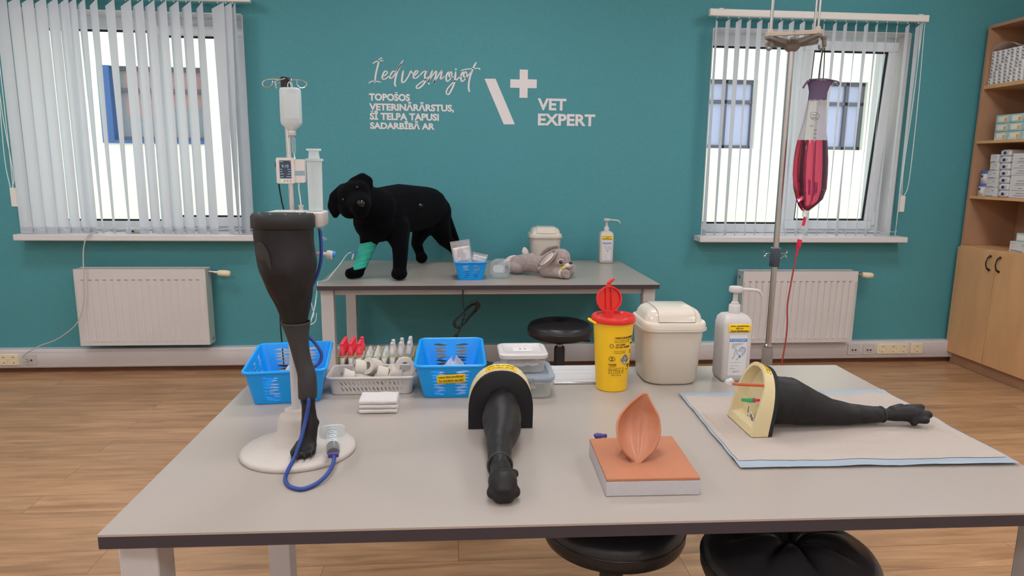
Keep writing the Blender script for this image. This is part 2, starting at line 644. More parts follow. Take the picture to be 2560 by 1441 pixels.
# cable duct that runs along the back wall
b = MB()
pr = [(YB, .038), (YB-.05, .038), (YB-.056, .046), (YB-.056, .152), (YB-.05, .163), (YB, .163)]
b.loft([[Vector((x, y, z)) for y, z in pr] for x in (XL, 3.60)])
b2 = MB().box(XL, 3.6, YB-.0572, YB-.055, .052, .0545).box(XL, 3.6, YB-.0572, YB-.055, .142, .1445)
o = struct(b.build('trim_1', 'duct'))
struct(b2.build('duct_cover_edge', 'duct', o))

YD = YB-.056
def rosette(name, x0, x1, z0, z1, n, label, m='cream'):
    w_ = (x1-x0)
    t = thing(name, label, 'socket', ((x0+x1)/2, YD, (z0+z1)/2), group=None)
    h = (z1-z0)/2
    MB().rr(0, 0, [(0, w_/2, h, .008), (.006, w_/2, h, .008), (.010, w_/2-.004, h-.004, .006)]).xf(Matrix.Rotation(PI/2, 4, 'X')).build('cover_plate', m, t)
    for i in range(n):
        cx = -w_/2+w_*(i+.5)/n
        r_ = min(w_/n*.36, h*.6)
        c = MB().lathe([(r_*1.12, .0), (r_*1.12, .0125), (r_, .0125), (r_*.96, .004), (0.001, .004)], (cx, 0, 0), (0, -1, 0), 24).build('socket_well', m, t)
        bb = MB()
        for s_ in (-1, 1):
            bb.cyl((cx+s_*r_*.42, -.0035, 0), (cx+s_*r_*.42, -.0052, 0), .0028, seg=10)
        bb.box(cx-.003, cx+.003, -.012, -.0042, r_*.75, r_*.98).box(cx-.003, cx+.003, -.012, -.0042, -r_*.98, -r_*.75)
        bb.build('contacts', 'dark_hole', c)
    return t
def dataport(x0, x1, z0, z1, label):
    w_, h = (x1-x0), (z1-z0)/2
    t = thing('data_outlet', label, 'socket', ((x0+x1)/2, YD, (z0+z1)/2))
    MB().rr(0, 0, [(0, w_/2, h, .004), (.009, w_/2-.003, h-.003, .003)]).xf(Matrix.Rotation(PI/2, 4, 'X')).build('cover_plate', 'whitep', t)
    MB().box(-.024, .024, -.013, -.008, -.018, .02).build('port_module', 'whitep', t, bevel=.002)
    for s_ in (-1, 1):
        MB().box(s_*.011-.006, s_*.011+.006, -.0138, -.0125, -.008, .004).build('port', 'dark_hole', t)
    MB().box(-.02, .02, -.0138, -.0125, .011, .0135).build('label_slot', 'rad_side', t)
    return t
rosette('power_socket', -2.965, -2.843, .058, .136, 2, 'cream double power socket on the white duct beside the grey cable')
rosette('power_socket', -.868, -.806, .076, .152, 1, 'single cream power socket on the duct behind the test tubes')
rosette('power_socket', 1.826, 1.892, .071, .142, 1, 'single cream power socket on the duct between beige bin and dispenser')
rosette('power_socket', 3.003, 3.243, .069, .145, 3, 'cream triple power socket on the white duct under the right window')
rosette('power_socket', 3.262, 3.348, .069, .147, 1, 'single cream power socket on the duct next to the cupboard')
dataport(-2.812, -2.735, .062, .13, 'white data outlet on the duct with the grey cable plugged in')
dataport(2.782, 2.872, .067, .142, 'white twin data outlet on the duct nearest the right radiator')
dataport(2.896, 2.984, .066, .141, 'white twin data outlet on the duct next to the triple socket')

# ------------------------------------------------------------------ windows
YW = YB+.17        # room face of the window frames
def window(name, wx, split, sash_x, tilt, label):
    t = bpy.data.objects.new(name, None)
    COL.objects.link(t)
    x0, x1 = wx
    t.location = ((x0+x1)/2, YW, WZ0)
    struct(t, label)
    z0, z1 = WZ0+.02, WZ1
    fw = .052
    b = MB()
    b.box(x0, x1, YW, YW+.07, z1-fw-.03, z1).box(x0, x1, YW, YW+.07, z0, z0+fw+.01)
    b.box(x0, x0+fw, YW, YW+.07, z0+fw, z1-fw).box(x1-fw, x1, YW, YW+.07, z0+fw, z1-fw)
    b.build('window_frame', 'upvc', t, True, bevel=.004)
    MB().box(split-.035, split+.035, YW, YW+.07, z0+fw, z1-fw).build('mullion', 'upvc', t, True, bevel=.004)
    # fixed pane
    gx0, gx1, gz0, gz1 = x0+fw, split-.035, z0+fw+.01, z1-fw-.03
    b = MB()
    g = .012
    b.box(gx0, gx1, YW+.018, YW+.03, gz1-g, gz1).box(gx0, gx1, YW+.018, YW+.03, gz0, gz0+g)
    b.box(gx0, gx0+g, YW+.018, YW+.03, gz0, gz1).box(gx1-g, gx1, YW+.018, YW+.03, gz0, gz1)
    b.build('gasket', 'gasket', t, True)
    MB().box(gx0, gx1, YW+.024, YW+.028, gz0, gz1).build('window_pane', 'glass', t, True)
    # opening sash, tilted in at the top when open
    sx0, sx1 = sash_x
    sz0, sz1 = z0+.03, z1-.05
    sw = .062
    M = Matrix.Translation((0, YW-.006, sz0)) @ Matrix.Rotation(tilt, 4, 'X') @ Matrix.Translation((0, -(YW-.006), -sz0))
    b = MB()
    b.box(sx0, sx1, YW-.022, YW+.03, sz1-sw, sz1).box(sx0, sx1, YW-.022, YW+.03, sz0, sz0+sw)
    b.box(sx0, sx0+sw, YW-.022, YW+.03, sz0+sw, sz1-sw).box(sx1-sw, sx1, YW-.022, YW+.03, sz0+sw, sz1-sw)
    s_ = b.xf(M).build('sash', 'upvc', t, True, bevel=.004)
    gx0, gx1, gz0, gz1 = sx0+sw, sx1-sw, sz0+sw, sz1-sw
    b = MB()
    b.box(gx0, gx1, YW-.008, YW+.004, gz1-g, gz1).box(gx0, gx1, YW-.008, YW+.004, gz0, gz0+g)
    b.box(gx0, gx0+g, YW-.008, YW+.004, gz0, gz1).box(gx1-g, gx1, YW-.008, YW+.004, gz0, gz1)
    b.xf(M).build('sash_gasket', 'gasket', s_, True)
    MB().box(gx0, gx1, YW-.003, YW+.001, gz0, gz1).xf(M).build('sash_pane', 'glass', s_, True)
    MB().box(sx1-.012, sx1+.012, YW-.034, YW-.018, sz0+.03, sz0+.13).build('hinge_cover', 'upvc', t, True, bevel=.003)
    # white lining of the reveal
    b = MB()
    b.box(x0, x0+.006, YB-.002, YB+WT+.01, WZ0, WZ1).box(x1-.006, x1, YB-.002, YB+WT+.01, WZ0, WZ1).box(x0, x1, YB-.002, YB+WT+.01, WZ1-.006, WZ1).box(x0, x1, YW+.07, YB+WT+.01, WZ0, WZ0+.02)
    b.build('reveal_lining', 'sill', t, True)
    # sill board
    b = MB()
    b.box(x0+.002, x1-.002, YB-.005, YW, WZ0-.02, WZ0+.02)
    e0, e1 = (x0-.05, x1+.05)
    b.box(e0, e1, YB-.13, YB-.002, WZ0-.02, WZ0+.02)
    b.build('window_sill', 'sill', t, True, bevel=.006)
    return t
window('window_1', WIN[0], -1.93, (-1.93, -1.372), 0, 'white window behind the left vertical blind')
window('window_2', WIN[1], 2.345, (2.345, 3.0), R(4.5), 'white window with tilted right sash behind the right vertical blind')

# ------------------------------------------------------------------ vertical blinds
def vane_mesh(a0, a1, w, ztop, zbot, a2=None):
    """one hanging fabric strip, turned by a0 at the top and a1 at the bottom"""
    b = MB()
    n = 14
    def P(u, v):
        z = ztop+(zbot-ztop)*v
        a = a0+(a1-a0)*v
        ww = w
        if v < .03:
            z -= .034*(1-u)*(1-v/.03)
        x = (u-.5)*ww
        bow = .004*(1-(2*u-1)**2)
        return Vector((x*cos(a)-bow*sin(a), x*sin(a)+bow*cos(a)*-1, z))
    vs = [0, .004, .012, .022, .03]+[.03+(.97)*i/n for i in range(1, n+1)]
    nu = 4
    vv = [P(i/nu, v) for v in vs for i in range(nu+1)]
    fs = [[j*(nu+1)+i, j*(nu+1)+i+1, (j+1)*(nu+1)+i+1, (j+1)*(nu+1)+i] for j in range(len(vs)-1) for i in range(nu)]
    b.add(vv, fs)
    return b
def blind(label, x0, x1, ztop, zrail, vanes, w, chain_x, chain_pts, weight):
    t = thing('vertical_blind', label, 'blind', ((x0+x1)/2, YB-.095, zrail))
    yc = YB-.095
    MB().rr(0, 0, [(x0, .022, .016, .006), (x1, .022, .016, .006)]).xf(Matrix.Translation((0, yc, zrail)) @ Matrix(((0, 0, 1, 0), (0, 1, 0, 0), (1, 0, 0, 0), (0, 0, 0, 1)))).build('headrail', 'rail', t, True)
    for bx in (x0+.07, x1-.06):
        MB().box(bx-.014, bx+.014, yc-.02, YB-.002, zrail+.0165, zrail+.024).build('wall_bracket', 'rail', t, True)
    for (x, a0, a1) in vanes:
        v = vane_mesh(a0, a1, w, zrail-.028, .925, None).xf(Matrix.Translation((x, yc, 0))).build('vane', 'vane', t, True)
        MB().cyl((x, yc, zrail-.016), (x, yc, zrail-.032), .003, seg=6).build('carrier_hook', 'rail', v, True)
        wb = MB().box(-w*.48, w*.48, -.0022, .0022, .927, .965).xf(Matrix.Translation((x, yc, 0)) @ Matrix.Rotation(a1, 4, 'Z')).build('bottom_weight', 'vane', v, True)
    # bead chain that links the feet of the strips
    pts = []
    xs_ = [v[0] for v in vanes]
    for i, x in enumerate(xs_[:-1]):
        pts += [(x, yc-.02, .962), ((x+xs_[i+1])/2, yc-.03, .945 if i % 2 else .955)]
    pts.append((xs_[-1], yc-.02, .962))
    MB().tube(pts, .0012, 5, 4).build('linking_chain', 'chain', t, True)
    for p in chain_pts:
        MB().tube(p, .0022, 6, 5).build('pull_chain', 'chain', t, True)
    wx, wz0, wz1 = weight
    MB().rr(wx, yc+.005, [(wz0, .017, .009, .004), (wz1, .017, .009, .004)]).build('cord_weight', 'rail', t, True, bevel=.002)
    return t
A = R
lv = []
for x, wt, wb_ in ((-2.683, .070, .074), (-2.608, .070, .074), (-2.532, .068, .074), (-2.459, .066, .068), (-2.391, .062, .062), (-2.330, .060, .046), (-2.283, .056, .049),
                   (-2.227, .046, .011), (-2.158, .046, .013), (-2.065, .056, .011), (-1.973, .062, .058), (-1.903, .062, .057), (-1.836, .058, .062), (-1.766, .056, .061),
                   (-1.696, .058, .060), (-1.623, .056, .056), (-1.547, .040, .056), (-1.440, .074, .034), (-1.392, .070, .012), (-1.350, .030, .050)):
    # each strip hangs turned so that it shows this much of its width from the room
    k = -x/YB
    f_ = lambda w_: math.atan(k)-math.acos(min(1, w_/.086/math.sqrt(1+k*k)))
    lv.append((x, f_(wt), f_(wb_)))
yc = YB-.088
blind('wide open vertical blind hanging over the left window', -2.78, -1.245, 2.33, 2.352, lv, .086, -2.74,
      [[(-2.742, yc, 2.34), (-2.752, yc, 1.9), (-2.768, yc, 1.4), (-2.755, yc, 1.205)], [(-2.742, yc-.01, 2.34), (-2.745, yc-.01, 1.7), (-2.728, yc, 1.3), (-2.742, yc, 1.205)], [(-2.73, yc, 2.34), (-2.735, yc, 1.6), (-2.738, yc, 1.205)]],
      (-2.738, 1.09, 1.205))
rv = []
xs_ = [1.662, 1.736, 1.807, 1.875, 1.947, 2.016, 2.087, 2.160, 2.233, 2.306, 2.380, 2.453, 2.524, 2.596, 2.666, 2.737, 2.807, 2.878, 2.949, 3.023]
tops = [80, 46, 40, 50, 44, 48, 44, 42, 38, 52, 64, 42, 46, 52, 42, 46, 52, 54, 38, 34]
for x, a in zip(xs_, tops):
    rv.append((x, A(a+random.uniform(-3, 3)), A(min(88, a+18+random.uniform(-5, 6)))))
blind('vertical blind with open slats hanging over the right window', 1.61, 3.081, 2.32, 2.354, rv, .075, 3.04,
      [[(3.045, yc, 2.34), (3.052, yc, 1.9), (3.036, yc, 1.4), (3.044, yc, 1.2)], [(3.07, yc, 2.34), (3.085, yc, 1.8), (3.085, yc, 1.32), (3.066, yc, 1.215), (3.05, yc, 1.2)], [(3.05, yc-.01, 2.34), (3.045, yc, 1.7), (3.03, yc, 1.3), (3.034, yc, 1.205), (3.048, yc, 1.2)]],
      (3.05, 1.092, 1.20))

# ------------------------------------------------------------------ radiators
def radiator(label, x0, x1, z0, z1, valve_side, ribs_deep, plug):
    yf, yb = YB-.128, YB-.03
    t = thing('radiator', label, 'radiator', ((x0+x1)/2, YB, z0))
    n = int((x1-x0-.06)/.0425)
    def P(u, v):
        x = x0+.004+(x1-x0-.008)*u
        z = z0+(z1-z0)*v
        d = 0
        if .06 < v < .86:
            k = ((x-x0-.03)/((x1-x0-.06)/n)) % 1
            d = ribs_deep*max(0, 1-abs(k-.5)/.16)*min(1, (v-.06)/.02, (.86-v)/.02)
        return Vector((x, yf+d, z))
    b = MB()
    nu = n*12
    vs = [0, .055, .06, .065, .08, .3, .55, .84, .855, .86, .87, 1]
    vv = [P(i/nu, v) for v in vs for i in range(nu+1)]
    b.add(vv, [[j*(nu+1)+i, j*(nu+1)+i+1, (j+1)*(nu+1)+i+1, (j+1)*(nu+1)+i] for j in range(len(vs)-1) for i in range(nu)])
    b.box(x0+.004, x1-.004, yf+.012, yf+.02, z0+.002, z1-.002)
    pnl = b
    MB().box(x0+.004, x1-.004, yb-.012, yb, z0, z1).build('rear_panel', 'rad', t, True)
    for xx in (x0, x1-.004):
        MB().box(xx, xx+.004, yf-.001, yb, z0, z1+.002).build('side_cover', 'rad_side', t, True)
    b = MB().box(x0, x1, yf-.001, yf+.012, z1-.001, z1+.004).box(x0, x1, yb-.012, yb, z1-.001, z1+.004)
    for i in range(40):
        xx = x0+.006+(x1-x0-.014)*i/39
        b.box(xx, xx+.006, yf+.01, yb-.01, z1-.004, z1)
    b.build('top_grille', 'rad', t, True)
    b3 = pnl
    for i in range(n):
        xx = x0+.03+(x1-x0-.06)*(i+.5)/n
        b3.cur = 1
        b3.box(xx-.011, xx+.011, yf-.0015, yf+.004, z0+(z1-z0)*.862, z0+(z1-z0)*.872)
        b3.cur = 2
        b3.box(xx-.011, xx+.011, yf-.0025, yf+.004, z0+(z1-z0)*.052, z0+(z1-z0)*.064)
    pnl.build('front_panel', ['rad', 'slot', 'whitep'], t, True)
    zv = z1-.022
    v = MB()
    v.cyl((x1-.002, YB-.075, zv), (x1+.035, YB-.075, zv), .009).cyl((x1+.035, YB-.075, zv-.004), (x1+.062, YB-.075, zv-.004), .012)
    v.cyl((x1+.05, YB-.075, zv), (x1+.05, YB-.001, zv), .008)
    va = v.build('valve', 'steel', t, True)
    MB().lathe([(.014, 0), (.019, .006), (.0205, .03), (.0215, .05), (.019, .074), (.014, .08)], (x1+.058, YB-.075, zv-.006), (1, 0, -.08), 20).build('thermostat_knob', 'cream', va, True)
    px = x0 if plug == 'top' else x1
    pz = z1-.04 if plug == 'top' else z0+.032
    MB().cyl((px-.006, YB-.075, pz), (px+.006, YB-.075, pz), .012, seg=6).build('end_plug', 'steel', t, True)
    if valve_side == 'low':
        MB().cyl((x0-.02, YB-.075, z0+.03), (x0+.004, YB-.075, z0+.03), .009).build('drain_plug', 'bronze', t, True)
    for xx in (x0+.15, x1-.15):
        MB().box(xx-.015, xx+.015, yb, YB, z0+.05, z1-.05).build('wall_bracket', 'rad', t, True)
    return t
radiator('white panel radiator under the left window, grey cable in front', -2.415, -1.608, .203, .698, 'low', .003, 'low')
radiator('white panel radiator under the right window behind the drip stand', 1.945, 2.765, .178, .678, '', .007, 'top')

# ------------------------------------------------------------------ lamps on the ceiling
for x, y in ((-2.3, 3.0), (.1, 3.0), (2.5, 3.0), (-2.3, 1.1), (.1, 1.1), (2.5, 1.1), (-2.3, -.8), (.1, -.8), (2.5, -.8), (-2.3, -2.7), (.1, -2.7), (2.5, -2.7)):
    t = thing('ceiling_lamp', 'square white lamp panel on the ceiling above the tables', 'lamp', (x, y, ZC), group='ceiling lamps')
    MB().box(-.31, .31, -.31, .31, -.035, 0).build('lamp_housing', 'whitep', t)
    MB().box(-.285, .285, -.285, .285, -.039, -.0355).build('diffuser', 'panel', t)

# ------------------------------------------------------------------ wall lettering
WY = YB-.0006
def wall_text(body, x0, x1, z0, z1, bold, label):
    o = text(body, FRONT(x0, WY, (z0+z1)/2), 'decal', None, 'wall_lettering', h=z1-z0, w=x1-x0, bold=bold, ext=.001, align='LEFT')
    return tag(o, label, 'lettering')
wall_text('TOPOŠOS', -.563, -.302, 1.776, 1.833, .040, 'white wall lettering TOPOŠOS under the handwritten word')
wall_text('VETERINĀRĀRSTUS,', -.563, -.020, 1.708, 1.772, .040, 'white wall lettering VETERINĀRĀRSTUS, second block line')
wall_text('ŠĪ TELPA TAPUSI', -.561, -.118, 1.656, 1.714, .040, 'white wall lettering ŠĪ TELPA TAPUSI')
wall_text('SADARBĪBĀ AR', -.561, -.146, 1.599, 1.652, .040, 'white wall lettering SADARBĪBĀ AR at the bottom')
wall_text('VET', .526, .716, 1.735, 1.811, .032, 'short white block-letter word right of the slanted bar, upper line')
wall_text('EXPERT', .530, .911, 1.638, 1.714, .032, 'longer white block-letter word right of the slanted bar, lower line')
S_ = [(.177, 1.927), (.249, 1.928), (.378, 1.642), (.305, 1.641)]
o = MB().prism([(x, z) for x, z in S_], .0012, FRONT(0, WY, 0)).build('slash_emblem', 'decal', bevel=.0003)
tag(o, 'slanted pale bar of the wall emblem', 'emblem')
P_ = [(.406, 1.989), (.459, 1.989), (.459, 1.929), (.518, 1.929), (.518, 1.874), (.459, 1.874), (.459, 1.812), (.406, 1.812), (.406, 1.874), (.345, 1.874), (.345, 1.927), (.406, 1.927)]
o = MB().prism(P_, .0012, FRONT(0, WY, 0)).build('plus_emblem', 'decal')
tag(o, 'pale plus sign of the wall emblem', 'emblem')
ST = {'I1': [(-.49, 2.039), (-.5, 2.001), (-.516, 1.941), (-.524, 1.886)], 'I2': [(-.536, 2.004), (-.511, 2.018), (-.487, 2.023), (-.464, 2.025)], 'I2b': [(-.486, 2.041), (-.480, 2.039), (-.474, 2.035)], 'I3': [(-.565, 1.883), (-.542, 1.896), (-.511, 1.896), (-.483, 1.891)],
 'e': [(-.474, 1.924), (-.452, 1.939), (-.443, 1.954), (-.458, 1.96), (-.474, 1.933), (-.474, 1.913), (-.459, 1.911), (-.437, 1.928), (-.426, 1.94)],
 'd': [(-.39, 1.961), (-.409, 1.958), (-.428, 1.931), (-.425, 1.916), (-.406, 1.928), (-.384, 1.962), (-.362, 1.998), (-.341, 2.031)], 'd2': [(-.353, 2.01), (-.378, 1.962), (-.392, 1.92), (-.397, 1.884), (-.391, 1.865)],
 'v': [(-.341, 1.968), (-.349, 1.932), (-.352, 1.9), (-.346, 1.892), (-.33, 1.903), (-.308, 1.936), (-.295, 1.964), (-.289, 1.955), (-.274, 1.946)],
 'e2': [(-.277, 1.931), (-.255, 1.952), (-.249, 1.965), (-.264, 1.964), (-.277, 1.94), (-.277, 1.922), (-.259, 1.922), (-.237, 1.941)],
 's': [(-.237, 1.938), (-.218, 1.959), (-.19, 1.971), (-.193, 1.966), (-.206, 1.942), (-.203, 1.912), (-.213, 1.887), (-.238, 1.863), (-.257, 1.858), (-.259, 1.871), (-.234, 1.893), (-.2, 1.915), (-.175, 1.936)],
 'm': [(-.156, 1.974), (-.166, 1.948), (-.179, 1.918), (-.188, 1.897), (-.169, 1.924), (-.144, 1.958), (-.132, 1.967), (-.135, 1.943), (-.143, 1.913), (-.151, 1.895), (-.129, 1.925), (-.11, 1.956), (-.098, 1.971), (-.101, 1.944), (-.106, 1.923), (-.098, 1.921), (-.079, 1.938)], 'mx': [(-.187, 1.897), (-.180, 1.889), (-.176, 1.885)],
 'o': [(-.042, 1.966), (-.06, 1.957), (-.07, 1.929), (-.064, 1.906), (-.045, 1.918), (-.033, 1.948), (-.039, 1.966), (-.051, 1.945), (-.042, 1.933), (-.017, 1.934)],
 'j': [(-.008, 1.97), (-.011, 1.934), (-.017, 1.897), (-.033, 1.858), (-.055, 1.824), (-.069, 1.833), (-.061, 1.86), (-.027, 1.897), (.011, 1.928), (.027, 1.94)], 'jd': [(-.008, 1.987), (-.007, 1.982), (-.006, 1.977)],
 'o2': [(.051, 1.968), (.033, 1.959), (.025, 1.931), (.031, 1.907), (.048, 1.917), (.064, 1.947), (.055, 1.968), (.042, 1.947), (.055, 1.929), (.076, 1.948), (.092, 1.972)],
 't': [(.126, 2.03), (.108, 1.999), (.086, 1.942), (.076, 1.893), (.076, 1.857), (.083, 1.842)], 't2': [(.023, 1.973), (.055, 1.982), (.111, 1.989), (.139, 1.99), (.15, 1.982)]}
b = MB()
for k, pts in ST.items():
    P = cat([(x, 0, z) for x, z in pts], 6)
    n = len(P)
    up_, dn_ = [], []
    for i, p in enumerate(P):
        d = (P[min(i+1, n-1)]-P[max(i-1, 0)]).normalized()
        # broad-nib pen: downstrokes are thicker than upstrokes
        wd = .0026+.0029*abs(d.z)*(1 if d.z < 0 else .55)
        e = min(1, .35+min(i, n-1-i)/4)
        nrm = Vector((-d.z, 0, d.x))*wd*e
        up_.append(p+nrm)
        dn_.append(p-nrm)
    vs, fs = [], []
    for a_, c_ in zip(up_, dn_):
        vs.append([Vector((a_.x, WY, a_.z)), Vector((a_.x, WY-.001, a_.z)), Vector((c_.x, WY-.001, c_.z)), Vector((c_.x, WY, c_.z))])
    b.loft(vs)
o = b.build('wall_lettering', 'decal', sharp=20)
tag(o, 'handwritten white word Iedvesmojot above the block letters', 'lettering')

# ------------------------------------------------------------------ outside
t = thing('neighbouring_building', 'pale yellow building across the yard seen through both windows', 'building', (0, 14, -1))
fx = [-16, -6.80, -4.9, 5.03, 6.18, 7.46, 8.55, 20]
b = MB()
b.box(-16, 20, 14, 14.3, -1, 1.805).box(-16, 20, 14, 14.3, 3.19, 8)
for i in (0, 2, 4, 6):
    b.box(fx[i], fx[i+1], 14, 14.3, 1.805, 3.19)
b.build('facade_wall', 'facade', t, True)
for x0, x1, kind in ((-6.80, -4.9, 1), (5.03, 6.18, 0), (7.46, 8.55, 0)):
    m_ = 'fdark'
    b = MB()
    f_ = .07
    zs = (1.805, 3.19)
    xm = [x0+(x1-x0)*(.55 if kind else (.42 if x0 < 6 else .62))]
    b.box(x0, x1, 14.1, 14.18, zs[0], zs[0]+f_).box(x0, x1, 14.1, 14.18, zs[1]-f_, zs[1]).box(x0, x1, 14.1, 14.18, 2.72, 2.72+f_)
    for xx in (x0, x1-f_, xm[0]):
        b.box(xx, xx+f_, 14.1, 14.18, *zs)
    w_ = b.build('far_window_frame', m_, t, True)
    MB().box(x0, x1, 14.16, 14.165, *zs).build('far_pane', 'clear' if kind else 'fpane', w_, True)
    if kind:
        MB().box(x0-.02, x0+.2, 13.95, 14.14, *zs).box(x0-.02, x1+.02, 13.95, 14.12, zs[0]-.06, zs[0]).build('blue_surround', 'fblue', t, True)
        MB().box(x0+.35, x0+.98, 14.22, 14.24, 2.25, 3.15).box(x0+1.2, x1-.1, 14.22, 14.24, 2.45, 3.15).build('orange_reflection', 'forange', w_, True)  # orange panels imitate what the far glass reflects
        MB().box(x0, x1, 14.26, 14.29, *zs).build('reflection_sheet', 'fgrey', w_, True)  # grey sheet fills in the rest of the imitated reflection
o = struct(MB().box(-20, 24, YB+WT, 14, -1.1, -1).build('ground', 'ground'))

# ================================================================== TABLES
TZ = .75
def lab_table(label, loc, rz, w, d, foot=True):
    t = thing('lab_table', label, 'table', (*loc, 0), rz)
    e = .0265
    MB().box(0, w, 0, d, TZ-.004, TZ).build('tabletop', 'table', t)
    MB().box(.0005, w-.0005, .0005, d-.0005, TZ-e, TZ-.0041).build('edge_band', 'edge', t)
    L_ = .066
    for x in (.012, w-.012-L_):
        for y in (.035, d-.02-L_):
            MB().box(x, x+L_, y, y+L_, .012, TZ-e-.0005).build('leg', 'legm', t, bevel=.004)
            MB().box(x+.008, x+L_-.008, y+.008, y+L_-.008, 0, .012).build('foot', 'blackp', t)
    for y in (.06, d-.07):
        MB().box(.012+L_+.0005, w-.012-L_-.0005, y, y+.03, TZ-e-.036, TZ-e-.0005).build('rail', 'legm', t, bevel=.002)
    for x in (.03, w-.06):
        MB().box(x, x+.03, .035+L_+.0005, d-.02-L_-.0005, TZ-e-.036, TZ-e-.0005).build('rail', 'legm', t, bevel=.002)
    return t
lab_table('large grey lab table with a dark edge carrying the leg models', (-.6026, 1.0927), -.0138, 1.8, .939)
lab_table('grey lab table by the teal wall carrying the black dog', (-.7284, 3.5201), .0087, 1.8206, .949)

# ------------------------------------------------------------------ stools
def stool(label, x, y, ztop, rz, r=.18, tuft=0, th=.1):
    t = thing('round_stool', label, 'stool', (x, y, 0), rz)
    b = MB()
    nr, na = 14, 60
    def top(i, j):
        q, a = i/nr, 2*PI*j/na
        z = ztop-.022*q**4
        if tuft:
            f = abs(((a*7/(2*PI)+.5) % 1)-.5)*2      # 0 on a crease
            z -= .022*math.exp(-(q/.14)**2)+.018*math.exp(-(f/.14)**2)*max(0, 1-q*1.1)*(q > .02)
            z += .014*sin(min(1, f*1.2)*PI/2)*math.sin(min(1, q*1.2)*PI)
        else:
            z -= .014*math.exp(-(q/.22)**2)
        rr_ = r*.93*q
        return Vector((rr_*cos(a), rr_*sin(a), z))
    rings = [[top(i, j) for j in range(na)] for i in range(1, nr+1)]
    for k, (f_, dz) in enumerate(((.975, -.034), (1.0, -.052), (1.0, -.07), (.97, -.083), (.86, -.095), (.6, -th-.002), (.25, -th-.006))):
        rings.append([Vector((r*f_*cos(2*PI*j/na), r*f_*sin(2*PI*j/na), ztop+dz)) for j in range(na)])
    b.loft(rings)
    s_ = b.build('seat_cushion', 'vinyl', t, sharp=80)
    MB().tube([(r*.992*cos(2*PI*j/30), r*.992*sin(2*PI*j/30), ztop-.05) for j in range(30)], .003, 6, 2, closed=True).build('piping', 'vinyl', s_)
    if tuft:
        MB().ball((0, 0, ztop-.014), (.012, .012, .006)).build('button', 'vinyl', s_)
    MB().lathe([(.06, ztop-th-.012), (.06, ztop-th-.004), (.03, ztop-th-.003)]).build('mounting_plate', 'blackp', t)
    MB().cyl((0, 0, ztop-th-.035), (0, 0, ztop-th-.008), .024).build('collar', 'blackp', t)
    MB().cyl((0, 0, ztop-th-.08), (0, 0, ztop-th-.03), .015).build('gas_piston', 'steel', t)
    MB().lathe([(.03, .1), (.03, ztop-th-.062), (.026, ztop-th-.05)], seg=24).build('column', 'blackp', t)
    MB().tube([(0, 0, ztop-th-.012), (r*.55, .02, ztop-th-.016), (r*.78, .025, ztop-th-.02)], .006, 8).tube([(r*.66, .022, ztop-th-.02), (r*.94, .03, ztop-th-.022)], .011, 10, radii=[.007, .011, .011, .008]).build('height_lever', 'blackp', t)
    hub = MB().lathe([(.045, .075), (.045, .12), (.034, .125)]).build('hub', 'blackp', t)
    for k in range(5):
        a = 2*PI*k/5
        d = Vector((cos(a), sin(a), 0))
        MB().tube([d*.03+Vector((0, 0, .1)), d*.16+Vector((0, 0, .09)), d*.275+Vector((0, 0, .075))], .02, 8, radii=[.022, .02, .017]).build('base_arm', 'blackp', t)
        c = MB()
        n_ = Vector((-sin(a), cos(a), 0))
        for s2 in (-1, 1):
            c.cyl(d*.275+n_*s2*.008+Vector((0, 0, .027)), d*.275+n_*s2*.022+Vector((0, 0, .027)), .027, seg=18)
        c.cyl(d*.275+Vector((0, 0, .03)), d*.275+Vector((0, 0, .08)), .007)
        c.build('caster', 'blackp', t)
    return t
stool('black round stool under the wall table', .565, 3.62, .535, R(-8))
stool('black round stool mostly hidden behind the blue basket with sticker', -.005, 2.585, .60, R(-54), .172)
stool('black round stool under the large table with only its underside showing', .392, 1.56, .53, R(30))
stool('tufted black round stool with button at the front of the large table', .672, 1.212, .628, R(14), .174, 1, .1)

# ------------------------------------------------------------------ bookcase
UX, DX = 3.56, 3.54
cy0, cy1 = 3.812, 4.512
t = thing('bookcase', 'beech bookcase with open shelves over cupboard doors', 'bookcase', ((UX+XR)/2, (cy0+cy1)/2, 0))
for y in (cy0, cy1-.018):
    MB().box(UX, XR-.012, y, y+.018, .86, 2.335).build('side_panel', 'beech2', t, True)
MB().box(XR-.012, XR-.004, cy0, cy1, .86, 2.335).build('back_panel', 'beech2', t, True)
MB().box(UX, XR-.012, cy0+.018, cy1-.018, 2.315, 2.335).build('top_panel', 'beech2', t, True)
SH = (1.945, 1.578, 1.204)
for z in SH:
    MB().box(UX+.004, XR-.012, cy0+.018, cy1-.018, z-.018 if z < 1.9 else z-.024, z).build('shelf', 'beech', t, True)
MB().box(DX+.018, XR-.004, cy0, cy1, .835, .859).build('worktop', 'beech', t, True)
b = MB().box(DX+.02, XR-.004, cy0, cy0+.018, .08, .834).box(DX+.02, XR-.004, cy1-.018, cy1, .08, .834).box(XR-.02, XR-.004, cy0+.018, cy1-.018, .08, .834).box(DX+.02, XR-.02, cy0+.018, cy1-.018, .08, .098)
b.build('cabinet_body', 'beech2', t, True)
MB().box(DX+.045, XR-.004, cy0+.002, cy1-.002, 0, .079).build('plinth', 'beech2', t, True)
for y0, y1, hy in ((cy0+.002, 4.158, 4.118), (4.162, cy1-.002, 4.200)):
    d = MB().box(DX, DX+.018, y0, y1, .085, .848).build('door', 'beech', t, True, bevel=.0015)
    pts = [(DX-.002, hy, .722), (DX-.02, hy+.004, .738), (DX-.03, hy+.004, .77), (DX-.02, hy+.004, .804), (DX-.002, hy, .82)]
    MB().tube(pts, .005, 8, 6, radii=[.008, .006, .004, .004, .004, .006, .008]).build('handle', 'bronze', d, True)

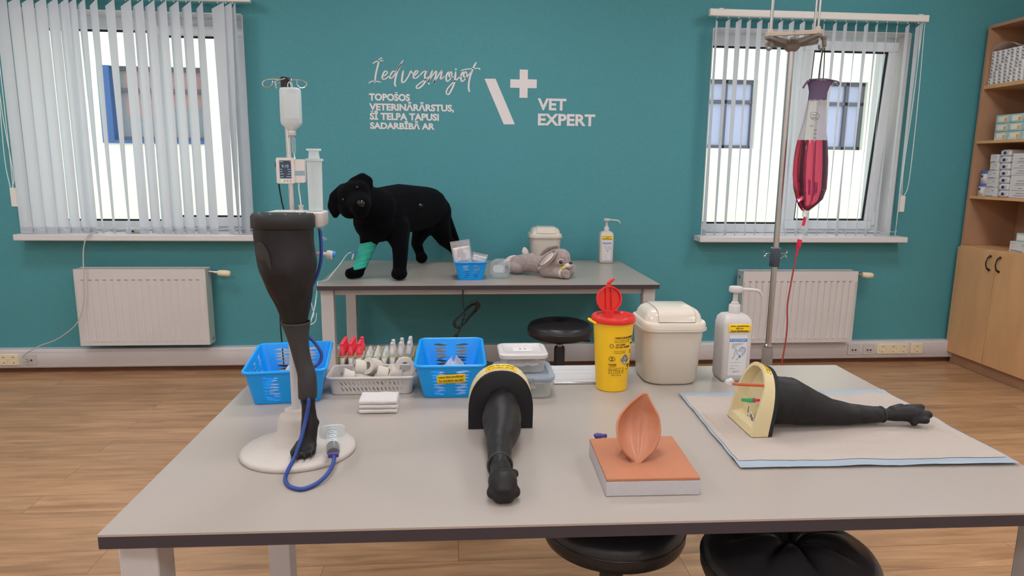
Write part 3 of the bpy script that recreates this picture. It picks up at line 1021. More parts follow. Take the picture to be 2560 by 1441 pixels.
def side_box(name, label, cat_, y0, y1, z0, z1, x0=3.585, depth=.1, m='paper', marks=(), group=None, bev=.002):
    """a carton on a shelf whose printed end looks out at the room"""
    t = thing(name, label, cat_, (x0+depth/2, (y0+y1)/2, z0), group=group)
    MB().box(x0, x0+depth, y0, y1, z0+.0005, z1).build('carton', m, t, True, bevel=bev)
    for i, (u0, u1, v0, v1, mm) in enumerate(marks):
        # u runs away from the far wall, as the print reads
        ya, yb = y1-(y1-y0)*u0, y1-(y1-y0)*u1
        MB().box(x0-.0006-.0003*i, x0+.001, yb, ya, z0+(z1-z0)*v0, z0+(z1-z0)*v1).build('print', mm, t, True)
    return t
# bandage rolls on the top shelf, white wrappers with dark dashes
rolls = None
k = 0
for row in range(5):
    for c_ in range(8):
        y = 4.468-.0405*c_-(.004 if row > 2 else 0)
        z = 1.9455+.0435*row
        if rolls is None:
            t = thing('bandage_roll', 'white wrapped bandage roll in the pile on the top shelf', 'bandage', (3.63, 4.4, 1.945), group='bandage rolls on the top shelf')
            MB().rr(0, 0, [(0, .019, .02, .012), (.008, .0205, .0215, .014), (.036, .0205, .0215, .014), (.0432, .019, .02, .012)]).xf(Matrix.Translation((0, 0, 0))).build('wrapper', 'paper', t)
            for dz in (.011, .03):
                b = MB()
                b.prism([(-.009, .004), (-.004, .005), (.01, -.005), (.005, -.006)], .0008, frame((-.0205, 0, dz), (0, -1, 0), (0, 0, 1)))
                b.build('print', 'ink', t)
            rolls = t
            r_ = t
        else:
            r_ = dup(rolls)
        r_.location = (3.60+.002*((row*3+c_*5) % 4), y, z)
b = MB()
b.grid(lambda u, v: Vector((3.585+.1*v, 4.488-.335*u, 2.172+.04*sin(PI*min(1, u*1.6))*(1-.4*v)*(u < .62)+.004*sin(14*u+5*v))), 24, 8)
o = b.build('plastic_bag', 'plastic_bag', solid=.001)
tag(o, 'clear plastic bag puffed up over the white bandage rolls', 'bag')
# mint cartons
for r_ in range(3):
    for c_ in range(4):
        y1 = 4.388-.113*c_
        z0 = 1.5785+.055*r_
        side_box('mint_carton', 'mint green carton with orange mark, %s of the stack %s' % (['bottom', 'middle', 'top'][r_], ['nearest the teal wall', 'second from the teal wall', 'third from the teal wall', 'fourth from the teal wall'][c_]), 'box', y1-.108, y1, z0, z0+.0535, 3.6, .12, 'teal_box',
                 [(.18, .86, .22, .8, 'ivory'), (.66, .84, .2, .62, 'orangem'), (.05, .2, .12, .18, 'inkg')]+([(.06, .7, .04, .3, 'paper')] if r_ == 0 else []))
# jars with violet lids
for i, (y, z) in enumerate(((4.443, 1.2045), (4.434, 1.2915))):
    t = thing('lidded_jar', ['grey jar with violet lid standing at the far end of the shelf', 'grey jar with violet lid stacked on top of another jar'][i], 'jar', (3.64, y, z))
    MB().lathe([(.044, 0), (.046, .004), (.046, .066)], seg=32).build('jar_body', 'greypl', t)
    MB().lathe([(.0485, .0663), (.0485, .086), (.046, .0865)], seg=32).build('lid', 'bluelid', t)
    b = MB()
    b.grid(lambda u, v: Vector((-.0466*cos(-1.0+1.3*u+.2), .0466*sin(.75-1.25*u), .005+.055*v)), 10, 1)
    l_ = b.build('label', 'paper', t, solid=.0006)
    MB().box(-.0482, -.046, -.004, .011, .04, .055).build('print', 'navy', l_)
# white cartons
for i, (y1, y0, z0, z1) in enumerate(((4.404, 4.305, 1.2045, 1.265), (4.400, 4.310, 1.2655, 1.325), (4.398, 4.314, 1.3255, 1.378), (4.388, 4.318, 1.3785, 1.431), (4.393, 4.330, 1.4315, 1.486))):
    side_box('white_carton', 'small white carton, %s in the stack beside the jars' % ['lowest', 'second from the bottom', 'third from the bottom', 'fourth from the bottom', 'topmost'][i], 'box', y0, y1, z0, z1, 3.6, .12, 'paper',
             [(.08, .5, .82, .86, 'inkg'), (.1, .45, .5, .53, 'inkg'), (.1, .7, .08, .12, 'ink'), (.6, .72, .62, .74, 'inkg')])
# soft packs
for i in range(7):
    z0 = 1.2045+.0445*i
    y1, y0 = 4.292+.004*min(i, 5), 4.206+.006*min(i, 5)
    t = thing('wipe_pack', 'white soft pack with navy mark, %s of the middle pile' % ['lowest', 'second lowest', 'third lowest', 'fourth', 'third from top', 'second from top', 'topmost'][i], 'pack', (3.66, (y0+y1)/2, z0))
    MB().rr(0, 0, [(.0005, .05, .034, .01), (.010, .058, .0425, .012), (.034, .058, .0425, .012), (.0435, .05, .034, .01)]).build('wrapper', 'paper', t)
    MB().box(-.0592, -.0575, -.008, .014, .013, .031).build('print', 'navy', t)
    MB().prism([(.01, -.004), (.028, .012), (.03, .010), (.014, -.008)], .0015, frame((-.0575, 0, .022), (0, -1, 0), (0, 0, 1))).build('swoosh', 'inkg', t)
# big cartons
for i, (y1, y0, z0, z1) in enumerate(((4.200, 4.03, 1.2045, 1.349), (4.206, 4.04, 1.3495, 1.489))):
    side_box('white_carton', ['large white printed carton standing on the third shelf', 'large white printed carton lying on the other large carton'][i], 'box', y0, y1, z0, z1, 3.6, .2, 'paper',
             [(.32, .74, .74, .775, 'inkg'), (.28, .8, .62, .655, 'inkg'), (.22, .82, .56, .568, 'ink'), (.4, .6, .42, .45, 'inkg'), (.12, .9, .33, .345, 'inkg'), (.35, .7, .2, .225, 'inkg'), (.24, .8, .1, .12, 'inkg')])
side_box('white_carton', 'white carton with green mark lying alone on the cupboard top', 'box', 4.008, 4.134, .859, .927, 3.6, .16, 'paper', [(.06, .4, .84, .87, 'inkg'), (.06, .25, .7, .72, 'inkg'), (.1, .3, .46, .48, 'inkg'), (.1, .5, .14, .18, 'ink'), (.5, .85, .1, .14, 'ink'), (.8, .9, .6, .8, 'teal_box')])
side_box('mint_carton', 'mint green carton resting on a white carton above the doors', 'box', 4.0, 4.108, .9275, .982, 3.615, .12, 'teal_box', [(.1, .9, .2, .8, 'ivory'), (.7, .9, .2, .6, 'orangem')])

# ================================================================== ON THE LARGE TABLE
def basket(name, label, loc, rz, hxb, hyb, hxt, hyt, h, m, front, side, rim=.0042, r=.016):
    """tapered plastic basket; front / side: lists of slot blocks per wall"""
    t = thing(name, label, 'basket', loc, rz)
    def hx(v): return hxb+(hxt-hxb)*v
    def hy(v): return hyb+(hyt-hyb)*v
    def P(sd, u, v):
        q = 1-2*u
        z = .002+(h-.002)*v
        if sd == 0: return Vector(((hx(v)-r)*-q, -hy(v), z))
        if sd == 1: return Vector((hx(v), (hy(v)-r)*-q, z))
        if sd == 2: return Vector(((hx(v)-r)*q, hy(v), z))
        return Vector((-hx(v), (hy(v)-r)*q, z))
    b = MB()
    for sd in range(4):
        blocks = front if sd in (0, 2) else side
        cuts = [0.0]
        for bl in blocks:
            cuts += [bl['u0'], bl['u1']]
        cuts.append(1.0)
        for i in range(0, len(cuts)-1, 2):
            b.grid(lambda u, v, a=cuts[i], c=cuts[i+1]: P(sd, a+(c-a)*u, v), 2, 4)
        for bl in blocks:
            u0, u1, n = bl['u0'], bl['u1'], 10
            if bl['t'] == 'H':
                low = [[0.0]*(n+1)]
                hi = []
                for (vc, hh, amp) in bl['s']:
                    hi.append([vc+amp*sin(2*PI*k/n)-hh/2*sin(PI*k/n) for k in range(n+1)])
                    low.append([vc+amp*sin(2*PI*k/n)+hh/2*sin(PI*k/n) for k in range(n+1)])
                hi.append([1.0]*(n+1))
                for a, c in zip(low, hi):
                    vs = [P(sd, u0+(u1-u0)*k/n, a[k]) for k in range(n+1)]+[P(sd, u0+(u1-u0)*k/n, c[k]) for k in range(n+1)]
                    b.add(vs, [[k, k+1, n+2+k, n+1+k] for k in range(n)])
            else:
                # upright slanting slots in rows
                rows = bl['rows']
                vv = 0.0
                for (v0, v1) in rows:
                    b.grid(lambda u, v, a=vv, c=v0: P(sd, u0+(u1-u0)*u, a+(c-a)*v), 6, 1)
                    N_ = bl['n']
                    low = [[u0]*(n+1)]
                    hi = []
                    for q in range(N_):
                        uc = u0+(u1-u0)*(q+.5)/N_
                        ww = (u1-u0)/N_*.36
                        f_ = [math.sqrt(max(0, 1-(2*k/n-1)**2)) for k in range(n+1)]
                        sl = [-(k/n-.5)*bl['slant'] for k in range(n+1)]
                        hi.append([uc+sl[k]-ww/2*f_[k] for k in range(n+1)])
                        low.append([uc+sl[k]+ww/2*f_[k] for k in range(n+1)])
                    hi.append([u1]*(n+1))
                    for a, c in zip(low, hi):
                        vs = [P(sd, a[k], v0+(v1-v0)*k/n) for k in range(n+1)]+[P(sd, c[k], v0+(v1-v0)*k/n) for k in range(n+1)]
                        b.add(vs, [[k, k+1, n+2+k, n+1+k] for k in range(n)])
                    vv = v1
                b.grid(lambda u, v, a=vv: P(sd, u0+(u1-u0)*u, a+(1-a)*v), 6, 1)
    for q, (sx, sy) in enumerate(((1, 1), (-1, 1), (-1, -1), (1, -1))):
        def C(u, v, q=q, sx=sx, sy=sy):
            a = PI/2*(q+u)
            return Vector((sx*(hx(v)-r)+r*cos(a), sy*(hy(v)-r)+r*sin(a), .002+(h-.002)*v))
        b.grid(C, 9, 4)
    body = b.build('basket_wall', m, t, solid=.0022, flat=True)
    MB().loft([rrect(0, 0, .0008, hxb, hyb, r), rrect(0, 0, .0035, hxb+.0005, hyb+.0005, r)]).build('basket_floor', m, t)
    ring = rrect(0, 0, h, hxt+.003, hyt+.003, r+.003, 6)
    MB().tube(ring, rim, 8, 0, closed=True).build('rim', m, t)
    return t
def wav(n, v0, v1, hh, amp):
    return [(v0+(v1-v0)*i/(n-1), hh*(1 if i % 3 else .85), amp*(1, -.7, .85, -1, .6, .9, -.8, 1)[i % 8]) for i in range(n)]
BF = [dict(t='H', u0=.11, u1=.42, s=wav(8, .12, .82, .076, .014)), dict(t='H', u0=.58, u1=.89, s=wav(8, .12, .82, .076, -.014))]
BS = [dict(t='H', u0=.10, u1=.28, s=wav(8, .12, .82, .076, .014)), dict(t='H', u0=.41, u1=.59, s=wav(8, .12, .82, .076, -.014)), dict(t='H', u0=.72, u1=.90, s=wav(8, .12, .82, .076, .014))]
basket('blue_basket', 'blue slotted basket behind the standing black leg model', (-.459, 1.846, TZ), R(7), .083, .118, .100, .142, .093, 'bluep', BF, BS)
BQ = basket('blue_basket', 'blue slotted basket with a yellow sticker on its front', (-.020, 1.872, TZ), R(0), .072, .120, .090, .143, .095, 'bluep', BF, BS)

def sticker(parent, lines, w, h, fr, fn=None, world=True, txt='ink', m='sticker', name='sticker', sizes=None):
    """printed label; fn bends the flat label onto a curved surface"""
    b = MB()
    b.grid(lambda u, v: Vector(((u-.5)*w, (v-.5)*h, .0004)), 14, 4)
    if fn: b.warp(fn)
    else: b.xf(fr)
    s_ = b.build(name, m, parent, world, solid=.0003)
    for body, cx, cy, tw, th in lines:
        text(body, (fr @ Matrix.Translation((cx, cy, .0006))) if fr else None, txt, s_, 'print', h=th, w=tw, bold=.015, ext=.0003, world=world,
             fn=(lambda p, cx=cx, cy=cy: fn(Vector((p.x+cx, p.y+cy, p.z+.0007)))) if fn else None)
    return s_
SIM = [('Lietot tikai simulācijai!', 0, .0058, .063, .0085), ('For simulation use only!', 0, -.0058, .063, .0085)]
tl = math.atan2(.023, .095)
sticker(BQ, [('Lietot tikai simulācijai!', 0, .0058, .066, .0085), ('For simulation use only!', 0, -.0058, .064, .0085)], .075, .027, frame((.002, -.1365, .058), (1, 0, .05), (-.05, -sin(tl), cos(tl))), world=False)

def crumpled_bag(label, c, rx, ry, h, m='plastic_bag', name='plastic_bag', inner=None):
    t = thing(name, label, 'bag', c)
    b = MB()
    rings = []
    for j in range(8):
        v = j/7
        ring = []
        for i in range(26):
            a = 2*PI*i/26
            k = 1+.22*noise.noise((cos(a)*2+c[0]*9, sin(a)*2, v*3+c[1]*7))
            f = (1-v**1.4*.85)*k
            ring.append(Vector((rx*f*cos(a), ry*f*sin(a), .002+h*v*(1+.25*noise.noise((a, v*4, c[0]*5))))))
        rings.append(ring)
    b.loft(rings, cap0=True, cap1=False)
    b.build('bag_film', m, t, sharp=25)
    bb = MB()
    for i in range(7):
        a = i*2.4
        bb.tube([(rx*.5*cos(a), ry*.5*sin(a), .006+.004*i), (rx*.15*cos(a+1), ry*.15*sin(a+1), .01+.006*i), (-rx*.45*cos(a+.6), -ry*.4*sin(a), .006+.005*i)], .0032, 6)
    bb.build('contents', 'paper', t)
    return t
crumpled_bag('crumpled clear bag inside the blue basket behind the leg', (-.452, 1.835, TZ+.004), .066, .090, .068)
crumpled_bag('crumpled clear bag inside the blue basket with the sticker', (-.010, 1.85, TZ+.004), .056, .088, .078)

# white basket with tape rolls
WF = [dict(t='V', u0=.07, u1=.95, n=16, slant=.03, rows=((.16, .44), (.52, .80)))]
WS = [dict(t='V', u0=.1, u1=.9, n=7, slant=.06, rows=((.16, .44), (.52, .80)))]
basket('white_basket', 'low white slotted basket filled with paper tape rolls', (-.2345, 1.8415, TZ), 0, .107, .053, .1165, .0565, .048, 'whiteb', WF, WS, rim=.0042, r=.014)
def tape_roll(label, c, ax, r=.0245, w=.03, core=.017):
    t = thing('tape_roll', label, 'tape', c)
    q = Vector(ax).normalized().to_track_quat('Z', 'Y').to_matrix().to_4x4()
    MB().loft([[q @ Vector((rr_*cos(2*PI*i/36), rr_*sin(2*PI*i/36), hh)) for i in range(36)] for rr_, hh in ((core+.001, -w/2), (r, -w/2), (r, w/2), (core+.001, w/2))], False, False, True).build('tape', 'tape', t)
    MB().loft([[q @ Vector((rr_*cos(2*PI*i/36), rr_*sin(2*PI*i/36), hh)) for i in range(36)] for rr_, hh in ((core-.0008, -w/2), (core+.0008, -w/2), (core+.0008, w/2), (core-.0008, w/2))], False, False, True).build('cardboard_core', 'whitep', t)
    return t
tape_roll('paper tape roll tilted at the back left of the white basket', (-.276, 1.858, .803), (.95, .3, -.22), core=.012)
tape_roll('tall paper tape roll in the middle of the white basket', (-.240, 1.855, .808), (.62, .70, -.42), w=.036, core=.012)
tape_roll('paper tape roll lying at the left end of the white basket', (-.307, 1.822, .787), (.85, .25, -.45), core=.012)
tape_roll('paper tape roll lying flat at the front of the white basket', (-.262, 1.812, .783), (.2, .35, .9), r=.022)
tape_roll('paper tape roll leaning in front of the tall roll', (-.213, 1.830, .792), (.92, .2, -.33), core=.012)
tape_roll('small paper tape roll leaning right of the basket middle', (-.180, 1.828, .793), (.85, .3, -.45), core=.012)
tape_roll('large white tape roll standing with its hole facing out, basket right end', (-.147, 1.836, .812), (.15, -1, .16), r=.0275, w=.026, core=.0165)

# gauze pile
t = thing('gauze_stack', 'stack of white gauze swabs in front of the white basket', 'gauze', (-.2, 1.672, TZ))
for i in range(3):
    b = MB()
    z0 = .0005+.0118*i
    def G(u, v, z0=z0, i=i):
        x = (u-.5)*.096+.0012*noise.noise((i*3., v*5, 1))
        y = (v-.5)*.07
        return Vector((x, y, z0+.0014*noise.noise((x*40, y*40, i*2.))))
    nu, nv = 12, 8
    b.grid(G, nu, nv)
    n0 = len(b.v)
    b.grid(lambda u, v: G(u, v)+Vector((0, 0, .0116)), nu, nv)
    edge = [i_ for i_ in range(nu+1)]+[j*(nu+1)+nu for j in range(1, nv+1)]+[nv*(nu+1)+i_ for i_ in range(nu-1, -1, -1)]+[j*(nu+1) for j in range(nv-1, 0, -1)]
    k = len(edge)
    b.f += [[edge[a], edge[(a+1) % k], n0+edge[(a+1) % k], n0+edge[a]] for a in range(k)]
    b.mi += [0]*k
    b.build('swab', 'paperfold', t, bevel=.0042)

# test tubes and their rack
rack = thing('test_tube_rack', 'yellowish clear rack holding tubes behind the white basket', 'rack', (-.24, 1.955, TZ))
rx0, rx1, ry0, ry1 = -.348, -.128, 1.918, 2.012
nxt, nyt = 9, 5
for z in (.8185, .757):
    b = MB().box(rx0, rx1, ry0, ry0+.003, z, z+.0028).box(rx0, rx1, ry1-.003, ry1, z, z+.0028)
    for i in range(nxt+1):
        x = rx0+.002+(rx1-rx0-.004)*i/nxt
        b.box(x-.001, x+.001, ry0+.003, ry1-.003, z, z+.0028)
    b.build('rack_tier', 'rackm', rack, True)
for x in (rx0, rx1-.003):
    MB().box(x, x+.003, ry0, ry1, TZ, .822).build('rack_end', 'rackm', rack, True)
def tube_thing(kind, label, group, x, y, z0=.7605, proto=[{}]):
    P_ = proto[0]
    if kind in P_:
        r_ = dup(P_[kind], None, (x, y, z0))
        r_['label'] = label
        r_['group'] = group
        return r_
    t = thing('test_tube', label, 'test tube', (x, y, z0), group=group)
    tall = kind != 'short'
    L_ = .075 if tall else .057
    mm = {'red': 'orange', 'white': 'milky', 'short': 'milky'}[kind]
    MB().lathe([(.002, 0), (.005, .0015), (.0068, .006), (.0068, L_)], seg=14).build('tube_body', mm, t)
    b = MB().grid(lambda u, v: Vector((.0071*sin((u-.5)*2.4), -.0071*cos((u-.5)*2.4), .018+.036*v)), 8, 1)
    l_ = b.build('label', 'paper', t, solid=.0003)
    MB().box(-.0016, .0016, -.0077, -.0069, .03, .034).build('print', 'ink' if kind != 'red' else 'inkg', l_)
    if tall:
        c_ = 'tubered' if kind == 'red' else 'whitep'
        MB().lathe([(.0078, L_-.012), (.0078, L_+.001), (.0062, L_+.003), (.0058, L_+.016)], seg=14).build('cap', c_, t)
        MB().lathe([(.0050, L_+.0162), (.0056, L_+.017), (.0056, L_+.021), (.0045, L_+.023)], seg=14).build('stopper', c_, t)
    else:
        MB().lathe([(.0068, L_), (.0052, L_+.003), (.0026, L_+.013)], seg=14).build('tip', 'milky', t)
    P_[kind] = t
    return t
for j in range(nyt):
    for i in range(nxt):
        x = rx0+.014+(rx1-rx0-.028)*i/(nxt-1)
        y = ry0+.012+(ry1-ry0-.024)*j/(nyt-1)
        if i < 3:
            if i == 2 and j == 3: continue
            tube_thing('red', 'test tube with red cap at the left end of the rack', 'red capped test tubes', x, y)
        elif i >= 6 and (i, j) in ((6, 0), (6, 2), (7, 0), (7, 3), (8, 0), (8, 1), (8, 3), (8, 4)):
            o = tube_thing('white', 'test tube with tall white cap at the right end of the rack', 'white capped test tubes', x, y)
            if (i, j) in ((7, 0),): o.location.z = .7605-.0
        else:
            tube_thing('short', 'short frosted test tube standing in the middle of the rack', 'short test tubes', x, y)

# food boxes, the clip-lid box under the white-lid box
t = thing('food_container', 'clear container with grey clip lid under the white lidded box', 'container', (.18, 1.80, TZ))
MB().rr(.18, 1.80, [(TZ+.0005, .066, .062, .02), (TZ+.004, .071, .067, .022), (TZ+.052, .076, .072, .022), (TZ+.056, .079, .075, .024)], cap1=False).build('box_body', 'frost', t, True)
l_ = MB().rr(.18, 1.80, [(TZ+.050, .081, .077, .024), (TZ+.060, .083, .079, .025), (TZ+.0635, .081, .077, .024), (TZ+.0635, .066, .062, .02), (TZ+.060, .064, .06, .02)]).build('lid', 'greylid', t, True)
for sx in (-1, 1):
    MB().box(.18+sx*.045-.024, .18+sx*.045+.024, 1.80-.0835, 1.80-.079, TZ+.050, TZ+.0605).build('clip', 'greyclip', t, True, bevel=.002)
t = thing('food_container', 'small clear container with white lid stacked on a grey lidded box', 'container', (.178, 1.81, TZ+.0605))
MB().rr(.178, 1.81, [(TZ+.0645, .052, .048, .018), (TZ+.068, .056, .052, .018), (TZ+.108, .061, .057, .018)], cap1=False).build('box_body', 'frost', t, True)
l_ = MB().rr(.178, 1.81, [(TZ+.106, .066, .062, .02), (TZ+.116, .067, .063, .02), (TZ+.119, .064, .06, .019), (TZ+.1195, .054, .05, .016), (TZ+.1175, .052, .048, .016)]).build('lid', 'whitep', t, True)
MB().box(.152, .205, 1.785, 1.825, TZ+.1178, TZ+.1184).build('label', 'paper', l_, True)
for dx in (-.006, .007):
    MB().box(.178+dx-.003, .178+dx+.003, 1.803, 1.813, TZ+.1185, TZ+.1189).build('print', 'inkg', l_, True)
for lab, c in (('white cloth folded inside the white lidded container', (.178, 1.81, TZ+.070)), ('crumpled white cloth inside the grey lidded container', (.17, 1.80, TZ+.006))):
    b = MB()
    b.grid(lambda u, v: Vector(((u-.5)*.085, (v-.5)*.08, .012+.014*noise.noise((u*3+c[0]*30, v*3, c[2]*40))+.012*sin(PI*u)*sin(PI*v))), 16, 16)
    o = b.xf(Matrix.Translation(c)).build('cloth', 'paperfold', solid=.006)
    tag(o, lab, 'cloth')

# flat aluminium lid near the back edge
t = thing('socket_flap', 'flat ribbed aluminium flap at the back edge beside the yellow sharps bin', 'flap', (.37, 1.94, TZ))
b = MB().box(.277, .462, 1.853, 2.022, TZ+.0003, TZ+.005)
b.build('flap_plate', 'duct', t, True, bevel=.001)
for y in (1.878, 1.934, 1.975):
    MB().box(.2775, .4615, y, y+.0022, TZ+.005, TZ+.0056).build('groove', 'rad_side', t, True)
MB().box(.275, .464, 1.848, 1.8535, TZ+.0005, TZ+.006).build('front_strip', 'chrome', t, True, bevel=.001)

# ------------------------------------------------------------------ yellow sharps bin
def cylmap(cx, cy, r0, r1, z0, z1, a0=0):
    """bend a flat print (x across, y up from z0) round a tapering tub"""
    def f(p):
        z = z0+p.y
        r_ = r0+(r1-r0)*(z-TZ)/(z1-TZ)+p.z
        a = a0+p.x/((r0+r1)/2)
        return Vector((cx+r_*sin(a), cy-r_*cos(a), z))
    return f
sxc, syc = .434, 1.816
SB = thing('sharps_bin', 'yellow sharps bin with an open red lid', 'sharps bin', (sxc, syc, TZ))
MB().lathe([(.041, 0), (.0435, .0025), (.0555, .19), (.058, .191), (.0585, .1975), (.056, .198)], (sxc, syc, TZ), seg=48).build('tub', 'yellow', SB, True)
MB().tube([(sxc-.052, syc+.01, TZ+.193), (sxc-.069, syc+.004, TZ+.2), (sxc-.069, syc-.016, TZ+.2), (sxc-.053, syc-.026, TZ+.193)], .0035, 8).build('carry_loop', 'yellow', SB, True)
ld = MB().lathe([(.0605, .195), (.0615, .199), (.0615, .208), (.058, .2125), (.050, .213), (.047, .207), (.02, .206)], (sxc, syc, TZ), seg=48).build('lid', 'red', SB, True)
bb = MB()
hz = TZ+.212
M = Matrix.Translation((sxc-.012, syc+.012, hz)) @ Matrix.Rotation(R(14), 4, 'Z') @ Matrix.Rotation(R(-8), 4, 'X')
ring = lambda r_, y: [Vector((r_*cos(2*PI*i/36), y, .042+r_*.95*sin(2*PI*i/36))) for i in range(36)]
bb.loft([ring(.030, 0), ring(.0385, -.002), ring(.0385, -.009), ring(.0345, -.009), ring(.0335, -.003), ring(.002, -.003)])
bb.box(-.0105, -.0085, -.009, -.003, .01, .074).box(.0065, .0085, -.009, -.003, .01, .074)
bb.box(-.014, .014, -.006, 0, -.004, .012)
bb.tube([(0, -.003, .077), (.001, -.005, .085), (.006, -.010, .093), (.014, -.016, .098)], .005, 8, radii=[.007, .006, .005, .003])
bb.xf(M).build('flip_cap', 'red', ld, True)
fm = cylmap(sxc, syc, .0435, .0555, TZ, TZ+.19, R(8))
def sp(body, cx, z, w, h, bold=.01, m='ink'):
    text(body, None, m, SB, 'print', h=h, w=w, bold=bold, ext=.0004, fn=lambda p: fm(Vector((p.x+cx, p.y+z, p.z+.0002))))
def sq(poly, z, m='ink'):
    b = MB().prism(poly, .0005, Matrix.Identity(4))
    return b.warp(lambda p: fm(Vector((p.x, p.y+z, p.z+.0003)))).build('print', m, SB, True)
def bar(x0, x1, y0, y1, m='ink', n=4):
    b = MB()
    b.grid(lambda u, v: Vector((x0+(x1-x0)*u, y0+(y1-y0)*v, .0006)), n, 1)
    return b.warp(fm)
def outline(x0, x1, y0, y1, w=.0007):
    b = bar(x0, x1, y0, y0+w)
    for q in (bar(x0, x1, y1-w, y1), bar(x0, x0+w, y0, y1), bar(x1-w, x1, y0, y1)):
        b.add(q.v, q.f)
    return b.build('print', 'ink', SB, True)
sp('! WARNING: DO NOT FILL ABOVE THE LINE', .016, .158, .060, .0055)
sp('Keep in a safe place out of reach', .008, .151, .044, .0026, 0)
sp('Use sharps waste only. Do not overfill', .008, .146, .044, .0026, 0)
sp('ISO 23907', .004, .1385, .026, .0055)
sp('UN 3291 SHARPS', .011, .1315, .044, .0055)
sp('Close the lid firmly after use', .004, .120, .036, .0024, 0)
sp('Do not force the contents', .002, .1155, .032, .0024, 0)
sp('2', -.019, .098, .0065, .009)
for (cx, cz, rx_, ry_) in ((-.019, .098, .0085, .0065), (-.0205, .135, .005, .005)):
    MB().tube([fm(Vector((cx+rx_*cos(2*PI*i/24), cz+ry_*sin(2*PI*i/24), .0005))) for i in range(24)], .0006, 5, 0, closed=True).build('print', 'ink', SB, True)
sp('DANGER', -.0165, .0815, .022, .0052)
sp('Biohazard', -.0165, .0765, .016, .0024, 0)
outline(-.028, -.004, .055, .072)
outline(-.002, .018, .055, .072)
for x0 in (-.025, -.0135):
    b = bar(x0, x0+.0075, .0585, .0592)
    for q in (bar(x0+.0008, x0+.0015, .0585, .066), bar(x0+.006, x0+.0067, .0585, .066), bar(x0-.001, x0+.0085, .066, .0675)):
        b.add(q.v, q.f)
    b.build('print', 'ink', SB, True)
for x0 in (.001, .0105):
    b = bar(x0, x0+.006, .058, .0588)
    for q in (bar(x0+.001, x0+.0045, .061, .0645), bar(x0, x0+.006, .0675, .0683)):
        b.add(q.v, q.f)
    b.build('print', 'ink', SB, True)
sp('240 x 120 mm', -.004, .0505, .03, .0026, 0)
dm = [(0, -.0165), (.0165, 0), (0, .0165), (-.0165, 0)]
sq([(x+.019, y) for x, y in dm], .0955, 'paper')
b = MB()
for i in range(4):
    x0, y0 = dm[i]
    x1, y1 = dm[(i+1) % 4]
    b.tube([fm(Vector((.019+(x0+(x1-x0)*k/4)*.88, .0955+(y0+(y1-y0)*k/4)*.88, .0009))) for k in range(5)], .0007, 5, 0)
# biohazard sign: three crescents round a ring
for k in range(3):
    a = PI/2+2*PI*k/3
    ccx, ccy = .019+.0042*cos(a), .0965+.0042*sin(a)
    arc = [fm(Vector((ccx+.0042*cos(a+PI+q), ccy+.0042*sin(a+PI+q), .0009))) for q in [R(45+270*j/14) for j in range(15)]]
    b.tube(arc, .001, 5, 0, radii=[.0004, .0009, .0013, .0009, .0004])
b.tube([fm(Vector((.019+.0026*cos(2*PI*i/16), .0965+.0026*sin(2*PI*i/16), .0009))) for i in range(16)], .0005, 5, 0, closed=True)
b.build('hazard_sign', 'ink', SB, True)
sp('6', .019, .0855, .0022, .0034, .02)
b = MB()
for k in range(3):
    cx, cy = ((.031, .078), (.038, .078), (.0345, .0725))[k]
    b.tube([fm(Vector((cx+.0026*cos(2*PI*i/14), cy+.0026*sin(2*PI*i/14), .0006))) for i in range(14)], .0005, 5, 0, closed=True)
b.build('print', 'ink', SB, True)
sp('V 5 L', .032, .0655, .012, .003, 0)
for z, w in ((.150, .016), (.139, .013), (.118, .008), (.112, .006)):
    sp('SAFE BOX' if z > .13 else '1,5 L', .043 if z > .13 else .041, z, w, .0045 if z < .145 else .003, .01)

# ------------------------------------------------------------------ swing bins
def swing_bin(label, c, s=1.0):
    t = thing('swing_bin', label, 'bin', c)
    MB().rr(0, 0, [(0, .070*s, .072*s, .045*s), (.003*s, .075*s, .077*s, .047*s), (.010*s, .079*s, .081*s, .047*s), (.160*s, .0885*s, .088*s, .042*s), (.1615*s, .0965*s, .096*s, .045*s), (.167*s, .0965*s, .096*s, .045*s)], k=8).build('bin_body', 'beige', t)
    lid = MB().rr(0, 0, [(.1675*s, .0935*s, .0935*s, .043*s), (.180*s, .0935*s, .0935*s, .043*s), (.1845*s, .091*s, .091*s, .042*s), (.1865*s, .084*s, .083*s, .04*s), (.202*s, .080*s, .078*s, .038*s), (.213*s, .073*s, .0705*s, .036*s), (.2195*s, .062*s, .058*s, .032*s), (.222*s, .045*s, .04*s, .028*s)], k=8).build('lid', 'beige_lid', t)
    # swing flap that follows the dome's profile
    prof = [(-.0850, .1875), (-.0805, .201), (-.0735, .2125), (-.060, .2195), (-.04, .2228), (.04, .2228), (.06, .2195), (.0735, .2125), (.0805, .201)]
    b = MB()
    hw = .053*s
    rings = []
    for xx in (-hw, -hw+.002*s, hw-.002*s, hw):
        e = .0004*s if abs(xx) == hw else .0009*s
        rings.append([Vector((xx, y*s*1.006, z*s+e)) for y, z in prof]+[Vector((xx, y*s*.9, z*s-.004*s)) for y, z in reversed(prof)])
    b.loft(rings)
    b.build('swing_flap', 'beige_lid', lid)
    b = MB()
    for xx in (-hw, hw):
        b.tube([(xx, y*s*1.004, z*s+.0004*s) for y, z in prof], .0007*s, 5, 0)
    b.tube([(-hw, prof[0][0]*s, prof[0][1]*s), (hw, prof[0][0]*s, prof[0][1]*s)], .0006*s, 5, 0)
    b.build('flap_gap', 'slot', lid)
    return t
swing_bin('large beige swing-lid bin on the near table beside the sharps bin', (.618, 1.905, TZ), 1.0)

